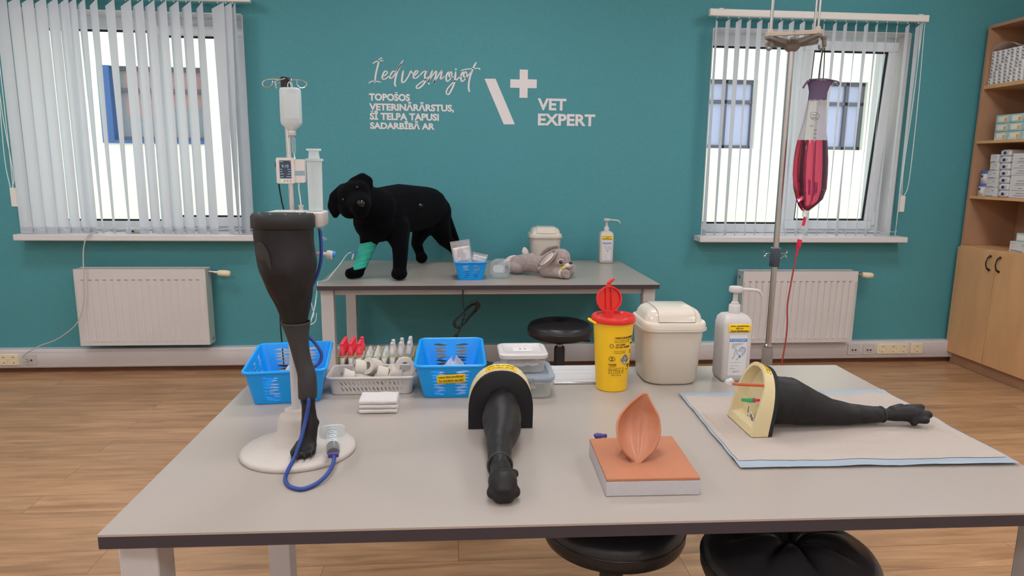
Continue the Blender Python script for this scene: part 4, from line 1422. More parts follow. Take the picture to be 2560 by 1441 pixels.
# ------------------------------------------------------------------ pump bottles
def pump_bottle(label, c, rz, s=1.0, spout=0, detail=True):
    t = thing('pump_bottle', label, 'dispenser', c, rz)
    hx_, hy_ = .0425*s, .0415*s
    MB().rr(0, 0, [(0, hx_*.84, hy_*.8, .010*s), (.003*s, hx_*.92, hy_*.9, .010*s), (.014*s, hx_, hy_, .0105*s), (.168*s, hx_, hy_, .0105*s), (.186*s, hx_*.94, hy_*.92, .012*s), (.196*s, hx_*.78, hy_*.75, .014*s), (.2*s, .02*s, .018*s, .015*s)], k=7).build('bottle', 'whitep', t, sharp=60)
    MB().lathe([(.0155*s, .1985*s), (.0168*s, .2*s), (.0168*s, .223*s), (.0145*s, .226*s)], seg=28).build('pump_collar', 'whitep', t)
    p = MB().lathe([(.011*s, .226*s), (.0105*s, .232*s), (.0075*s, .234*s), (.0065*s, .262*s)], seg=20).build('pump_stem', 'whitep', t)
    MB().lathe([(.0185*s, .2625*s), (.0195*s, .2645*s), (.0195*s, .2755*s), (.018*s, .278*s)], seg=28).build('pump_head', 'whitep', t)
    a = spout
    d = Vector((cos(a), sin(a), 0))
    MB().tube([d*.014*s+Vector((0, 0, .270*s)), d*.045*s+Vector((0, 0, .268*s)), d*.068*s+Vector((0, 0, .265*s)), d*.079*s+Vector((0, 0, .257*s)), d*.084*s+Vector((0, 0, .246*s))], .0048*s, 10, radii=[.0052*s, .005*s, .0048*s, .0046*s, .0038*s]).build('spout', 'whitep', t)
    fy = -hy_-.0006*s
    fr = lambda x, z: frame((x, fy, z), (1, 0, 0), (0, 0, 1))
    st = [('Roku dezinfekcijas', 0, .0065*s, .054*s, .0068*s), ('šķidums', 0, -.0005*s, .022*s, .0068*s), ('Hand disinfectant', 0, -.0075*s, .052*s, .0068*s)]
    sticker(t, st, .065*s, .0245*s, fr(.002*s, .163*s), world=False)
    l_ = MB().box(-.026*s, .027*s, fy-.0002, fy+.0004, .022*s, .142*s).build('front_label', 'paper', t)
    g = -.0005
    bnd = MB().box(-.0255*s, .0265*s, fy-.0005, fy-.0002, .123*s, .132*s).build('label_band', 'blueband', l_)
    P_ = lambda body, x, z, w, h, m='inkg', bold=0: text(body, frame((x*s, fy-.0006, z*s), (1, 0, 0), (0, 0, 1)), m, l_, 'print', h=h*s, w=w*s, bold=bold, ext=.0002, world=False, align='LEFT')
    P_('CHEMI-PHARM', -.018, .1275, .04, .0052, 'paper')
    MB().prism([(-.0235*s, .1295*s), (-.0235*s, .1305*s), (-.0195*s, .1305*s), (-.0225*s, .1252*s)], .0002, frame((0, fy-.0006, 0), (1, 0, 0), (0, 0, 1))).build('print', 'paper', l_)
    P_('CHEMISEPT', -.018, .1165, .032, .0042)
    P_('HAND', -.018, .1105, .015, .0042)
    P_('DES', -.018, .1045, .011, .0042)
    hand = [[(-.016, .071), (-.0095, .079), (-.0085, .089), (-.0075, .099), (-.0045, .1005), (-.003, .096), (-.003, .0905), (.001, .086), (.0025, .082)],
            [(.001, .094), (.009, .106), (.0125, .107), (.012, .1035), (.005, .093)], [(.012, .1035), (.0165, .1065), (.019, .1045), (.0105, .092)], [(.0185, .1045), (.0225, .103), (.022, .0985), (.012, .085)],
            [(.0225, .099), (.0225, .0935), (.0165, .084), (.0125, .0805)], [(-.003, .068), (.0045, .0755)]]
    b = MB()
    for q in hand:
        b.tube([(x*s, fy-.0005, z*s) for x, z in q], .0006*s, 5, 4)
    b.prism([(.0035*s, .0775*s), (.0055*s, .0755*s), (.009*s, .0755*s), (.0105*s, .0775*s), (.0100*s, .080*s), (.0075*s, .0845*s)], .0003, frame((0, fy-.0004, 0), (1, 0, 0), (0, 0, 1)))
    b.build('hand_drawing', 'inkb', l_)
    for z, w in ((.0605, .031), (.051, .029)):
        MB().box(-.0215*s, (-.0215+w)*s, fy-.0006, fy-.0002, z*s, (z+.0006)*s).build('print', 'inkg', l_)
    P_('1000ml', -.0215, .043, .017, .003)
    P_('CHEMI-PHARM AS', -.012, .035, .022, .0022)
    P_('UN 1987', -.012, .031, .014, .0022)
    P_('ID', -.0215, .0345, .003, .0022)
    return t
pump_bottle('large white pump dispenser with yellow sticker on the near table', (.8105, 1.887, TZ), R(0), 1.0, R(4))

# ------------------------------------------------------------------ standing leg model
LG = thing('leg_model', 'standing black leg model on a round white base', 'leg model', (-.345, 1.42, TZ))
# base: flat disc with a raised hub
b = MB()
def disc(z, k): return [Vector((-.345+.1215*k*cos(a)*cos(.25)-.112*k*sin(a)*sin(.25), 1.42+.1215*k*cos(a)*sin(.25)+.112*k*sin(a)*cos(.25), z)) for a in [2*PI*i/56 for i in range(56)]]
hubc = lambda z, r_: [Vector((-.357+r_*cos(2*PI*i/56), 1.46+r_*.9*sin(2*PI*i/56), z)) for i in range(56)]
b.loft([disc(TZ+.0005, .985), disc(TZ+.003, 1), disc(TZ+.008, .995), disc(TZ+.012, .96), disc(TZ+.0155, .80), hubc(TZ+.019, .056), hubc(TZ+.026, .046), hubc(TZ+.034, .0415), hubc(TZ+.062, .0395), hubc(TZ+.069, .036), hubc(TZ+.072, .030), hubc(TZ+.076, .0255), hubc(TZ+.082, .0245), hubc(TZ+.084, .021)])
b.build('base', 'whitef', LG, True, sharp=50)
MB().cyl((-.357, 1.46, TZ+.083), (-.357, 1.46, 1.245), .0093, seg=20).build('pole', 'legm', LG, True)
b = MB().rr(-.334, 1.462, [(1.238, .055, .036, .012), (1.241, .057, .038, .013), (1.266, .057, .038, .013), (1.268, .055, .036, .012)])
br = b.build('bracket', 'whitep', LG, True)
MB().cyl((-.297, 1.462, 1.238), (-.297, 1.462, 1.262), .0145, seg=24).build('syringe_holder', 'whitep', br, True)
MB().cyl((-.2895, 1.455, 1.228), (-.2895, 1.455, 1.2385), .0065).cyl((-.284, 1.452, 1.212), (-.276, 1.450, 1.210), .0028).build('outlet_nipple', 'clear', br, True)
# upper leg: closed with a cap
def ring2(c, rx_, ry_, n=36, p=2.2, ang=0):
    out = []
    for i in range(n):
        a = 2*PI*i/n
        ca, sa = cos(a), sin(a)
        out.append(Vector(c)+Vector((rx_*math.copysign(abs(ca)**(2/p), ca), ry_*math.copysign(abs(sa)**(2/p), sa), 0)))
    return out
sec = [(-.351, 1.402, 1.240, .0595, .050), (-.350, 1.401, 1.214, .0585, .051), (-.346, 1.400, 1.165, .0565, .052), (-.3425, 1.400, 1.132, .0490, .048), (-.3405, 1.400, 1.110, .0435, .042), (-.338, 1.400, 1.081, .0345, .033), (-.336, 1.400, 1.048, .0255, .026), (-.335, 1.400, 1.026, .0215, .023)]
rings = []
for c, r_ in smoothsec(sec, 5):
    ring = ring2(c, r_.x, r_.y)
    rings.append([p+Vector((.0030*noise.noise((i*.5, p.z*22, 3)), .0065*noise.noise((i*.45, p.z*11, 8))-.006*max(0, cos(2*PI*i/36-R(235)))*max(0, 1-abs(p.z-1.15)/.06), 0)) for i, p in enumerate(ring)])
b = MB().loft(rings)
ul = b.build('upper_leg', 'rubber', LG, True, sharp=60)
MB().loft([ring2((-.351, 1.402, z), rx_, ry_) for z, rx_, ry_ in ((1.238, .0605, .0515), (1.240, .0625, .0535), (1.262, .0625, .0535), (1.267, .0595, .0505), (1.268, .03, .025))]).build('cap', 'blackp', LG, True, sharp=50)
b = MB()
for i in range(10):
    a = 2*PI*i/10
    b.cyl((-.351+.048*cos(a), 1.402+.041*sin(a), 1.2655), (-.351+.048*cos(a), 1.402+.041*sin(a), 1.2688), .0022, seg=8)
b.build('cap_rivets', 'steel', LG, True)
# oval patch on the thigh
b = MB()
b.grid(lambda u, v: Vector((0, 0, 0)), 1, 1)
b = MB()
def patch(q, a, off):
    x, z = -.382+.0175*q*cos(a)-.004*q*sin(a), 1.177+.0365*q*sin(a)
    # on the skin: solve the section ellipse at this height
    t_ = (1.214-z)/(1.214-1.132)
    cx, rx_, ry_ = -.350+.0075*t_, .0585-.0095*t_, .051-.003*t_
    k = max(0, 1-abs((x-cx)/rx_)**2.2)
    return Vector((x, 1.4005-ry_*k**(1/2.2)-off, z))
rings = [[patch(q, 2*PI*i/28, .0075 if q < .97 else .002) for i in range(28)] for q in (.05, .5, .9, .96, 1.0)]
b.loft(rings, True, False)
b.build('patch', 'sleeve', ul, True)
# grey sleeve over the shank
sec = [(-.335, 1.400, 1.0435, .0285, .027), (-.3335, 1.400, 1.030, .0245, .025), (-.330, 1.398, 1.000, .0185, .021), (-.324, 1.395, .965, .0160, .019), (-.3155, 1.391, .935, .0168, .019), (-.3140, 1.389, .915, .0178, .0195), (-.3140, 1.388, .884, .0176, .0195)]
rings = [ring2(c, r_.x, r_.y) for c, r_ in smoothsec(sec, 4)]
MB().loft(rings, False, False).build('sleeve', 'sleeve', LG, True, solid=.003, sharp=60)
# shank and paw
sec = [(-.3150, 1.390, .92, .014, .015), (-.3140, 1.388, .885, .0150, .016), (-.3135, 1.387, .862, .0145, .015), (-.3125, 1.386, .838, .0165, .017), (-.3120, 1.385, .825, .0180, .019), (-.3140, 1.382, .805, .0170, .0195), (-.3170, 1.377, .787, .0175, .022), (-.3200, 1.372, .773, .0185, .025)]
bits = []
for i in range(len(sec)-1):
    a_, c_ = sec[i], sec[i+1]
    bits.append((a_[:3], (a_[3]+a_[4])/2*.97, c_[:3], (c_[3]+c_[4])/2*.97))
bits += [((-.339, 1.352, .7765), .0092), ((-.327, 1.344, .7745), .0095), ((-.314, 1.346, .7745), .0095), ((-.303, 1.355, .777), .0088), ((-.300, 1.388, .827), .0085), ((-.318, 1.395, .775), .012),
         ((-.330, 1.372, .785), .011, (-.338, 1.353, .777), .009), ((-.307, 1.372, .785), .011, (-.304, 1.356, .777), .0088)]
pw = organic('paw', bits, 'rubber', LG, .0032, 4)
b = MB()
for x, y in ((-.340, 1.343), (-.327, 1.3335), (-.313, 1.3355), (-.3025, 1.346)):
    b.tube([(x, y+.004, .781), (x, y-.004, .778), (x, y-.007, .770)], .0028, 8, radii=[.003, .0026, .0012])
b.build('claws', 'rubber', pw, True)
# big syringe barrel standing in the bracket
SY = thing('large_syringe', 'large clear syringe standing in the white bracket behind the leg', 'syringe', (-.297, 1.462, 1.2685))
MB().lathe([(.0105, 1.2685), (.0145, 1.270), (.0155, 1.372), (.0185, 1.3722), (.0185, 1.3765), (.0155, 1.377)], (-.297, 1.462, 0), seg=32).build('barrel', 'milky', SY, True)
b = MB().lathe([(.0115, 1.3775), (.0098, 1.392), (.0150, 1.3935), (.0150, 1.3965), (.0145, 1.397)], (-.297, 1.462, 0), seg=28)
b.build('plunger_rod', 'milky', SY, True)
MB().lathe([(.0128, 1.285), (.0128, 1.30)], (-.297, 1.462, 0), seg=24).build('plunger_tip', 'frost', SY, True)
# three-way valve on the tube side
V_ = MB().cyl((-.301, 1.462, 1.178), (-.279, 1.465, 1.176), .0042)
vv = V_.build('side_valve', 'whitep', LG, True)
MB().lathe([(.0085, 0), (.0095, .003), (.0095, .011), (.0075, .013)], (-.279, 1.465, 1.1755), (1, 0, -.12), 20).build('valve_knob', 'whitep', vv, True)
MB().lathe([(.0072, .0), (.0072, .006)], (-.2665, 1.465, 1.176), (1, 0, -.2), 16).build('valve_ring', 'blueband', vv, True)
# blue tubes
MB().tube([(-.2895, 1.455, 1.232), (-.2875, 1.452, 1.205), (-.2885, 1.452, 1.17), (-.2985, 1.459, 1.135), (-.320, 1.460, 1.09), (-.329, 1.457, 1.045), (-.326, 1.450, 1.008), (-.3075, 1.448, .985), (-.2945, 1.445, .962), (-.298, 1.440, .944), (-.314, 1.432, .934), (-.335, 1.432, .938), (-.3485, 1.437, .950), (-.3475, 1.440, .966), (-.337, 1.440, .980), (-.326, 1.425, .985)], .0037, 10, 6).build('blue_tube', 'tubeb', LG, True)
MB().tube([(-.3090, 1.378, .893), (-.3090, 1.3705, .886), (-.3092, 1.3690, .874), (-.316, 1.364, .838), (-.324, 1.348, .803), (-.333, 1.335, .7755), (-.3405, 1.302, .760), (-.3395, 1.277, .7545), (-.329, 1.2515, .7542), (-.313, 1.236, .7542), (-.295, 1.231, .7545), (-.276, 1.2465, .7555), (-.262, 1.266, .760), (-.2540, 1.286, .7665), (-.2505, 1.300, .7735), (-.2505, 1.312, .7785), (-.2518, 1.3185, .7805)], .0041, 10, 6).build('blue_tube', 'tubeb', LG, True)
# syringe lying on the base
q0, q1 = Vector((-.270, 1.405, .7985)), Vector((-.2525, 1.318, .7815))
d = (q1-q0).normalized()
SG = thing('syringe', 'clear syringe with black plunger lying on the white base', 'syringe', tuple(q0))
MB().lathe([(.0135, 0), (.0138, .075), (.0125, .0795), (.004, .082), (.0036, .087)], q0, d, 28).build('barrel', 'clear', SG, True)
MB().lathe([(.0122, .052), (.0126, .054), (.0126, .0735), (.011, .0765), (.004, .079)], q0, d, 24).build('plunger_tip', 'collar', SG, True)
MB().lathe([(.0085, .0), (.0085, .052)], q0, d, 12).build('plunger_rod', 'milky', SG, True)
qm = d.to_track_quat('Z', 'Y')
b = MB().loft([[q0+qm @ p for p in rrect(0, 0, z, .0275, .0165, .012)] for z in (-.002, .0005)])
b.build('finger_flange', 'milky', SG, True)
MB().lathe([(.0125, -.010), (.0125, -.0075)], q0, d, 24).build('thumb_rest', 'milky', SG, True)
b = MB()
sd = qm.inverted()
for i in range(6):
    z = .012+.0075*i
    w_ = 1.1 if i % 2 == 0 else .6
    b.tube([q0+qm @ Vector((.0139*cos(a), .0139*sin(a), z)) for a in [PI/2+w_*(-.5+k/5) if (qm @ Vector((0, 1, 0))).z > 0 else -PI/2+w_*(-.5+k/5) for k in range(6)]], .0004, 4, 0)
b.build('scale_marks', 'ink', SG, True)
c = q0+d*.0855
MB().rr(0, 0, [(-.004, .0105, .004, .002), (.0045, .0105, .004, .002)]).xf(Matrix.Translation(c) @ qm.to_matrix().to_4x4()).build('hose_clip', 'purplec', SG, True)

# ------------------------------------------------------------------ lying leg models with arch sockets
def arch(hw, h, n=20):
    """arch outline: straight feet, round head (x across, y up)"""
    pts = [(-hw, 0)]
    for i in range(n+1):
        a = PI-PI*i/n
        pts.append((hw*math.copysign(abs(cos(a))**.86, cos(a)), h*.30+h*.70*abs(sin(a))**.9))
    pts.append((hw, 0))
    return pts
def socket(t, M, hw=.0745, h=.152):
    """pale yellow arch block, hollow at the back, black face plate. local: x across, y up, z towards the leg"""
    out = arch(hw, h)
    inn = [(x*.85, .018+y*.83) for x, y in out]
    fh = h*.935
    fo = [(x, y*.935) for x, y in out]
    LB = lambda y: .040*y/h          # lean of the open back
    LF = lambda y: .020*y/fh         # lean of the face
    rings = [[M @ Vector((x, y, z+(LF(y) if z > .03 else LB(y)))) for x, y in o_] for o_, z in ((fo, .040), (out, .001), ([(x*.985, .001+y*.985) for x, y in out], 0), (inn, .0), ([(x*.97, .002+y*.98) for x, y in inn], .005), ([(x*.84, .010+y*.86) for x, y in inn], .0235))]
    s_ = MB().loft(rings).build('arch_socket', 'yellowp', t, True, sharp=45)
    MB().loft([[M @ Vector((x*k, y*k, z+LF(y))) for x, y in fo] for k, z in ((.995, .0405), (1.0, .0415), (1.0, .049), (.99, .050))]).build('face_plate', 'collar', t, True, sharp=45)
    # bend the sticker over the head of the arch
    nn = len(out)
    L_ = [0]
    for i in range(1, nn):
        L_.append(L_[-1]+math.dist(out[i], out[i-1]))
    tot = L_[-1]
    def fn(p):
        sx_ = tot/2+p.x
        for i in range(1, nn):
            if sx_ <= L_[i]:
                break
        f_ = (sx_-L_[i-1])/(L_[i]-L_[i-1])
        x = out[i-1][0]+(out[i][0]-out[i-1][0])*f_
        y = out[i-1][1]+(out[i][1]-out[i-1][1])*f_
        tx, ty = out[i][0]-out[i-1][0], out[i][1]-out[i-1][1]
        l = math.hypot(tx, ty)
        nx, ny = -ty/l, tx/l
        g = (.0185-p.y)/.039
        y0 = y*(1-.065*g)
        return M @ Vector((x+nx*(p.z+.0006), y0+ny*(p.z+.0006), .001+(.039)*g+LB(y)*(1-g)+LF(y0)*g))
    sticker(s_, [('Lietot tikai simulācijai!', 0, .0056, .066, .0085), ('For simulation use only!', 0, -.0056, .064, .0085)], .075, .026, None, fn=fn)
    return s_
def leg_skin(t, secs, name, m, n=5, fold=.0015):
    """secs: (centre, rx vector, ry vector)"""
    C = cat([s_[0] for s_ in secs], n)
    A_ = cat([s_[1] for s_ in secs], n)
    B_ = cat([s_[2] for s_ in secs], n)
    rings = []
    for k, (c, a_, b_) in enumerate(zip(C, A_, B_)):
        ring = []
        for i in range(32):
            w_ = 2*PI*i/32
            ring.append(c+a_*cos(w_)+b_*sin(w_)+(a_*cos(w_)+b_*sin(w_)).normalized()*fold*noise.noise((cos(w_)*1.6+k*.23, sin(w_)*1.6, k*.3)))
        rings.append(ring)
    return MB().loft(rings).build(name, m, t, True, sharp=70)

# the middle one points at the room's front
LM = thing('leg_model', 'black leg model lying forward from an upright arch in the table middle', 'leg model', (.101, 1.54, TZ))
M = frame((.101, 1.574, TZ+.0005), (1, 0, 0), (0, 0, 1))       # z axis = -y
socket(LM, M, .0765, .158)
vx, vz = Vector((1, 0, 0)), Vector((0, 0, 1))
def S3(x, y, z, rx_, rz): return (Vector((x, y, z)), vx*rx_, vz*rz)
leg_skin(LM, [S3(.103, 1.518, .825, .031, .032), S3(.103, 1.500, .822, .034, .036), S3(.101, 1.475, .813, .041, .039), S3(.098, 1.44, .805, .0435, .041), S3(.097, 1.405, .798, .0405, .038), S3(.0935, 1.37, .793, .0335, .034), S3(.0865, 1.335, .790, .0265, .029), S3(.0840, 1.30, .788, .0245, .026), S3(.0830, 1.27, .786, .0220, .0245), S3(.0825, 1.245, .7835, .0200, .0225), S3(.0825, 1.225, .781, .0185, .020)], 'leg', 'rubber', fold=.0016)
MB().tube([Vector((.0825, 1.252+.006*sin(a), .783))+vx*.0235*cos(a)+vz*.0245*sin(a) for a in [2*PI*i/20 for i in range(20)]], .0028, 8, 2, closed=True).build('sleeve_rim', 'sleeve', LM, True)
pw = organic('paw', [((.0825, 1.25, .784), .0195, (.0835, 1.205, .781), .0235), ((.0835, 1.188, .780), (.0285, .026, .0275)), ((.0835, 1.176, .7785), (.0275, .022, .0275)), ((.064, 1.170, .768), .0125), ((.076, 1.161, .7645), .0135), ((.092, 1.161, .7645), .0135), ((.104, 1.170, .768), .0125), ((.0775, 1.158, .778), .0105, (.080, 1.175, .799), .009), ((.090, 1.158, .778), .0105, (.090, 1.175, .799), .009), ((.107, 1.208, .786), .0095)], 'rubber', LM, .0033, 4)

# the right-hand one points to the right, on the pad
LR = thing('leg_model', 'black leg model lying sideways on the absorbent pad, hollow arch open', 'leg model', (.70, 1.503, TZ+.004))
PZ = TZ+.0045
M = frame((.676, 1.503, PZ), (0, -1, 0), (0, 0, 1))
M = Matrix(((0, 0, 1, .676), (-1, 0, 0, 1.503), (0, 1, 0, PZ), (0, 0, 0, 1)))
socket(LR, M, .0715, .157)
vy = Vector((0, 1, 0))
def S4(x, zt, zb, ry_, y=1.500): return (Vector((x, y, (zt+zb)/2)), vy*ry_, vz*(zt-zb)/2)
leg_skin(LR, [S4(.734, .878, .764, .049), S4(.742, .880, .763, .050), S4(.768, .877, .761, .051), S4(.795, .874, .760, .050), S4(.814, .868, .758, .048), S4(.866, .838, .757, .040), S4(.919, .815, .756, .032), S4(.970, .804, .757, .026), S4(1.005, .799, .758, .0235), S4(1.034, .796, .760, .0215)], 'leg', 'rubber', fold=.0022)
MB().tube([Vector((1.034, 1.5, .778))+vy*.0215*cos(a)+vz*.0182*sin(a) for a in [2*PI*i/20 for i in range(20)]], .0018, 8, 2, closed=True).build('sleeve_rim', 'sleeve', LR, True)
pw = organic('paw', [((1.02, 1.498, .779), .0135, (1.07, 1.492, .779), .0165), ((1.06, 1.492, .781), .0165, (1.105, 1.486, .783), .0205), ((1.098, 1.470, .766), .0085), ((1.126, 1.468, .773), .0095, (1.10, 1.475, .775), .011), ((1.138, 1.478, .783), .0105, (1.10, 1.484, .783), .013), ((1.134, 1.498, .795), .0085, (1.095, 1.495, .792), .012), ((1.09, 1.510, .793), .0085, (1.06, 1.50, .788), .011)], 'rubber', LR, .0032, 3)
# rubber cord, valve and tags in the hollow
MB().tube([(.669, 1.536, .8495), (.676, 1.515, .8545), (.692, 1.47, .8675), (.7025, 1.447, .874)], .0034, 8).build('orange_tube', 'terracotta', LR, True)
MB().lathe([(.004, 0), (.011, .003), (.0135, .012), (.0125, .0125)], (.6685, 1.540, .849), (-.35, 1, .25), 20, sx=1, sy=.62).build('funnel', 'milky', LR, True)
v_ = MB().cyl((.692, 1.525, .812), (.695, 1.498, .820), .0046, seg=16).build('green_valve', 'greenp', LR, True)
MB().cyl((.695, 1.498, .820), (.698, 1.476, .828), .0056, seg=14).build('valve_body', 'greenp', v_, True)
MB().cyl((.698, 1.476, .828), (.700, 1.458, .8345), .0034, seg=12).build('red_stub', 'redclear', v_, True)
b = MB()
b.tube([(.6995, 1.506, .802), (.699, 1.507, .794), (.699, 1.507, .786)], .0008, 6)
b.tube([(.699, 1.508, .780), (.6985, 1.506, .776), (.6975, 1.509, .772), (.697, 1.505, .768), (.6955, 1.507, .764)], .0008, 6)
b.build('seam_thread', 'ink', LR, True)
for y, z in ((1.482, .789), (1.474, .784)):
    MB().box(.6945, .6958, y-.006, y+.004, z-.008, z+.008).build('data_tag', 'paper', LR, True)
b = MB()
for y, z in ((1.482, .789), (1.474, .784)):
    for k in range(3):
        b.box(.6938, .6946, y-.0045, y+.0018-.001*k, z-.0045+.003*k, z-.0028+.003*k)
b.build('print', 'ink', LR, True)

# absorbent pad under it
pc = [Vector((.608, 1.748, 0)), Vector((.585, 1.276, 0)), Vector((1.193, 1.262, 0)), Vector((1.1985, 1.742, 0))]
PD = thing('absorbent_pad', 'white absorbent pad with pale blue edges under the lying leg model', 'pad', (.9, 1.5, TZ))
def pad(u, v, m=0.0):
    a0, a1, b0, b1 = (.010, .99, .062, .93) if m else (0, 1, 0, 1)
    u_, v_ = a0+(a1-a0)*u, b0+(b1-b0)*v
    p = (pc[1]*(1-u_)+pc[2]*u_)*(1-v_)+(pc[0]*(1-u_)+pc[3]*u_)*v_
    e = min(u_, 1-u_, v_*1.1, (1-v_)*1.1)
    near = min(1, 2.2*max(0, 1-abs(p.y-1.50)/.12))*(1 if .62 < p.x < 1.17 else .2)
    z = .0014+(.0062*(.5+.5*noise.noise((p.x*9+.4*p.y, p.y*26, 1.7)))+.0016*(.5+.5*noise.noise((p.x*40, p.y*30, 4))))*(1-near)
    z += .009*max(0, noise.noise((p.x*12, p.y*14, 9.3)))*max(0, (p.y-1.60)/.12)*(p.x > .85)
    return Vector((p.x+.002*noise.noise((p.y*14, 2, u*3)), p.y+.0025*noise.noise((p.x*11, 5, v*3)), TZ+z))
MB().grid(lambda u, v: pad(u, v), 110, 90).build('backing_film', 'padfilm', PD, True)
MB().grid(lambda u, v: pad(u, v, .035)+Vector((0, 0, .0012)), 110, 90).build('absorbent_layer', 'pad', PD, True)

# ------------------------------------------------------------------ ear model on foam
EM = thing('ear_model', 'skin coloured ear model on a square with white foam below', 'ear model', (.373, 1.27, TZ))
def quad_block(pts, z0, z1):
    return MB().loft([[Vector((x, y, z)) for x, y in pts] for z in (z0, z1)])
FP = [(.279, 1.175), (.460, 1.172), (.469, 1.374), (.284, 1.368)]
quad_block(FP, TZ+.0005, TZ+.0305).build('foam_block', 'foam', EM, True, bevel=.0015)
b = MB()
b.loft([[Vector((FP[k][0]*(1-f_)+FP[(k+1) % 4][0]*f_, FP[k][1]*(1-f_)+FP[(k+1) % 4][1]*f_, z)) for k in range(4) for f_ in (0, .25, .5, .75)] for z in (TZ+.0305, TZ+.0365)])
b.build('skin_sheet', 'pink', EM, True, bevel=.0012)
ZE = TZ+.0345
# outline of the pinna, seen from the front: left and right edge at rising heights
E_ = [(.0, .356, .358, 0), (.010, .343, .374, .008), (.022, .331, .391, .020), (.036, .3235, .402, .030), (.050, .320, .4085, .034), (.066, .321, .4105, .033), (.080, .327, .4095, .028), (.092, .3375, .4045, .021), (.104, .352, .3985, .014), (.113, .3665, .3945, .008), (.119, .377, .3925, .004), (.1215, .3845, .390, 0)]
rows = cat([Vector((h, l, r_)) for h, l, r_, dd in E_], 4)
dep = cat([Vector((dd, 0, 0)) for *_, dd in E_], 4)
b = MB()
nu = 26
vs = []
for (h, l, r_), dd in zip(rows, dep):
    for i in range(nu+1):
        u = i/nu
        k = (2*u-1)
        lean = 1.238+.075*(h/.12)           # leans back as it rises
        cup = dd.x*(1-abs(k)**2.4)
        fold = .0088*math.exp(-((k-.28-.25*(h/.12))/.10)**2)*min(1, h/.03)*max(0, 1-h/.085)+.0075*math.exp(-((k+.2-.1*(h/.12))/.09)**2)*min(1, h/.03)*max(0, 1-h/.09)
        vs.append(Vector((l+(r_-l)*u, lean+cup-fold, ZE+h)))
nr = len(rows)
b.add(vs, [[j*(nu+1)+i, j*(nu+1)+i+1, (j+1)*(nu+1)+i+1, (j+1)*(nu+1)+i] for j in range(nr-1) for i in range(nu)])
o = b.build('ear', 'pink', EM, True, solid=.0042, sharp=80)
md = o.modifiers.new('round', 'BEVEL')
md.width = .0016
md.segments = 2
md.limit_method = 'ANGLE'
md.angle_limit = R(50)
root = organic('ear_root', [((.356, 1.247, ZE-.001), (.012, .012, .010)), ((.345, 1.280, ZE+.006), .015, (.378, 1.296, ZE+.006), .017), ((.347, 1.286, ZE+.022), .010, (.377, 1.308, ZE+.024), .011), ((.362, 1.270, ZE-.006), (.050, .034, .0085)), ((.38, 1.284, ZE+.002), .012)], 'pink', EM, .003, 8)
t = thing('tube_clip', 'small violet clip lying behind the left corner of the skin sheet', 'clip', (.326, 1.452, TZ))
b = MB().tube([(.311, 1.448, TZ+.0075), (.317, 1.449, TZ+.0085), (.327, 1.451, TZ+.008), (.338, 1.454, TZ+.0065)], .006, 12, 5, radii=[.0035, .0062, .0068, .006, .0045, .0032])
b.cyl((.337, 1.4538, TZ+.0065), (.341, 1.4546, TZ+.0062), .0044)
b.build('clip_body', 'purplec', t, True)
MB().ball((.3095, 1.4445, TZ+.006), .0026).build('clip_tip', 'milky', t, True)

# ================================================================== DRIP STANDS
IV = thing('drip_stand', 'slim chrome drip stand with hooks behind the standing leg model', 'drip stand', (-.572, 2.42, 0))
# on a slight lean, as in the photo
pt, pb = Vector((-.5915, 2.48, 1.63)), Vector((-.565, 2.44, .12))
pd = (pt-pb)
MB().cyl(pb, pb+pd*.62, .0125, seg=20).cyl(pb+pd*.62, pt, .0095, seg=20).build('pole', 'chrome', IV, True)
MB().lathe([(.0135, 0), (.0155, .002), (.0155, .034), (.0135, .036)], pt-Vector((0, 0, .004)), (0, 0, 1), 20).build('hook_head', 'blackp', IV, True)
hk = MB()
zt = pt.z+.022
for sg in (-1, 1):
    x0 = pt.x
    hk.tube([(x0, pt.y, zt), (x0+sg*.04, pt.y, zt+.002), (x0+sg*.062, pt.y-.005, zt-.002), (x0+sg*.074, pt.y-.01, zt-.012), (x0+sg*.068, pt.y-.012, zt-.024), (x0+sg*.054, pt.y-.01, zt-.026), (x0+sg*.043, pt.y-.008, zt-.018), (x0+sg*.040, pt.y-.006, zt-.004)], .0022, 7)
    hk.tube([(x0, pt.y, zt), (x0+sg*.005, pt.y-sg*.03, zt), (x0+sg*.01-.03, pt.y-sg*.045, zt-.01), (x0+sg*.01-.03, pt.y-sg*.045, zt-.028)], .0022, 7)
hk.tube([(pt.x, pt.y, zt), (pt.x+.028, pt.y-.03, zt), (pt.x+.030, pt.y-.045, zt-.006), (pt.x+.030, pt.y-.05, zt-.018), (pt.x+.031, pt.y-.045, zt-.026), (pt.x+.031, pt.y-.037, zt-.02)], .0022, 7)
hk.build('hooks', 'chrome', IV, True)
MB().lathe([(.102, .0005), (.105, .004), (.103, .016), (.08, .026), (.04, .034), (.024, .045), (.022, .12), (.016, .128)], (-.565, 2.44, 0), seg=40).build('base_plate', 'steel', IV, True)
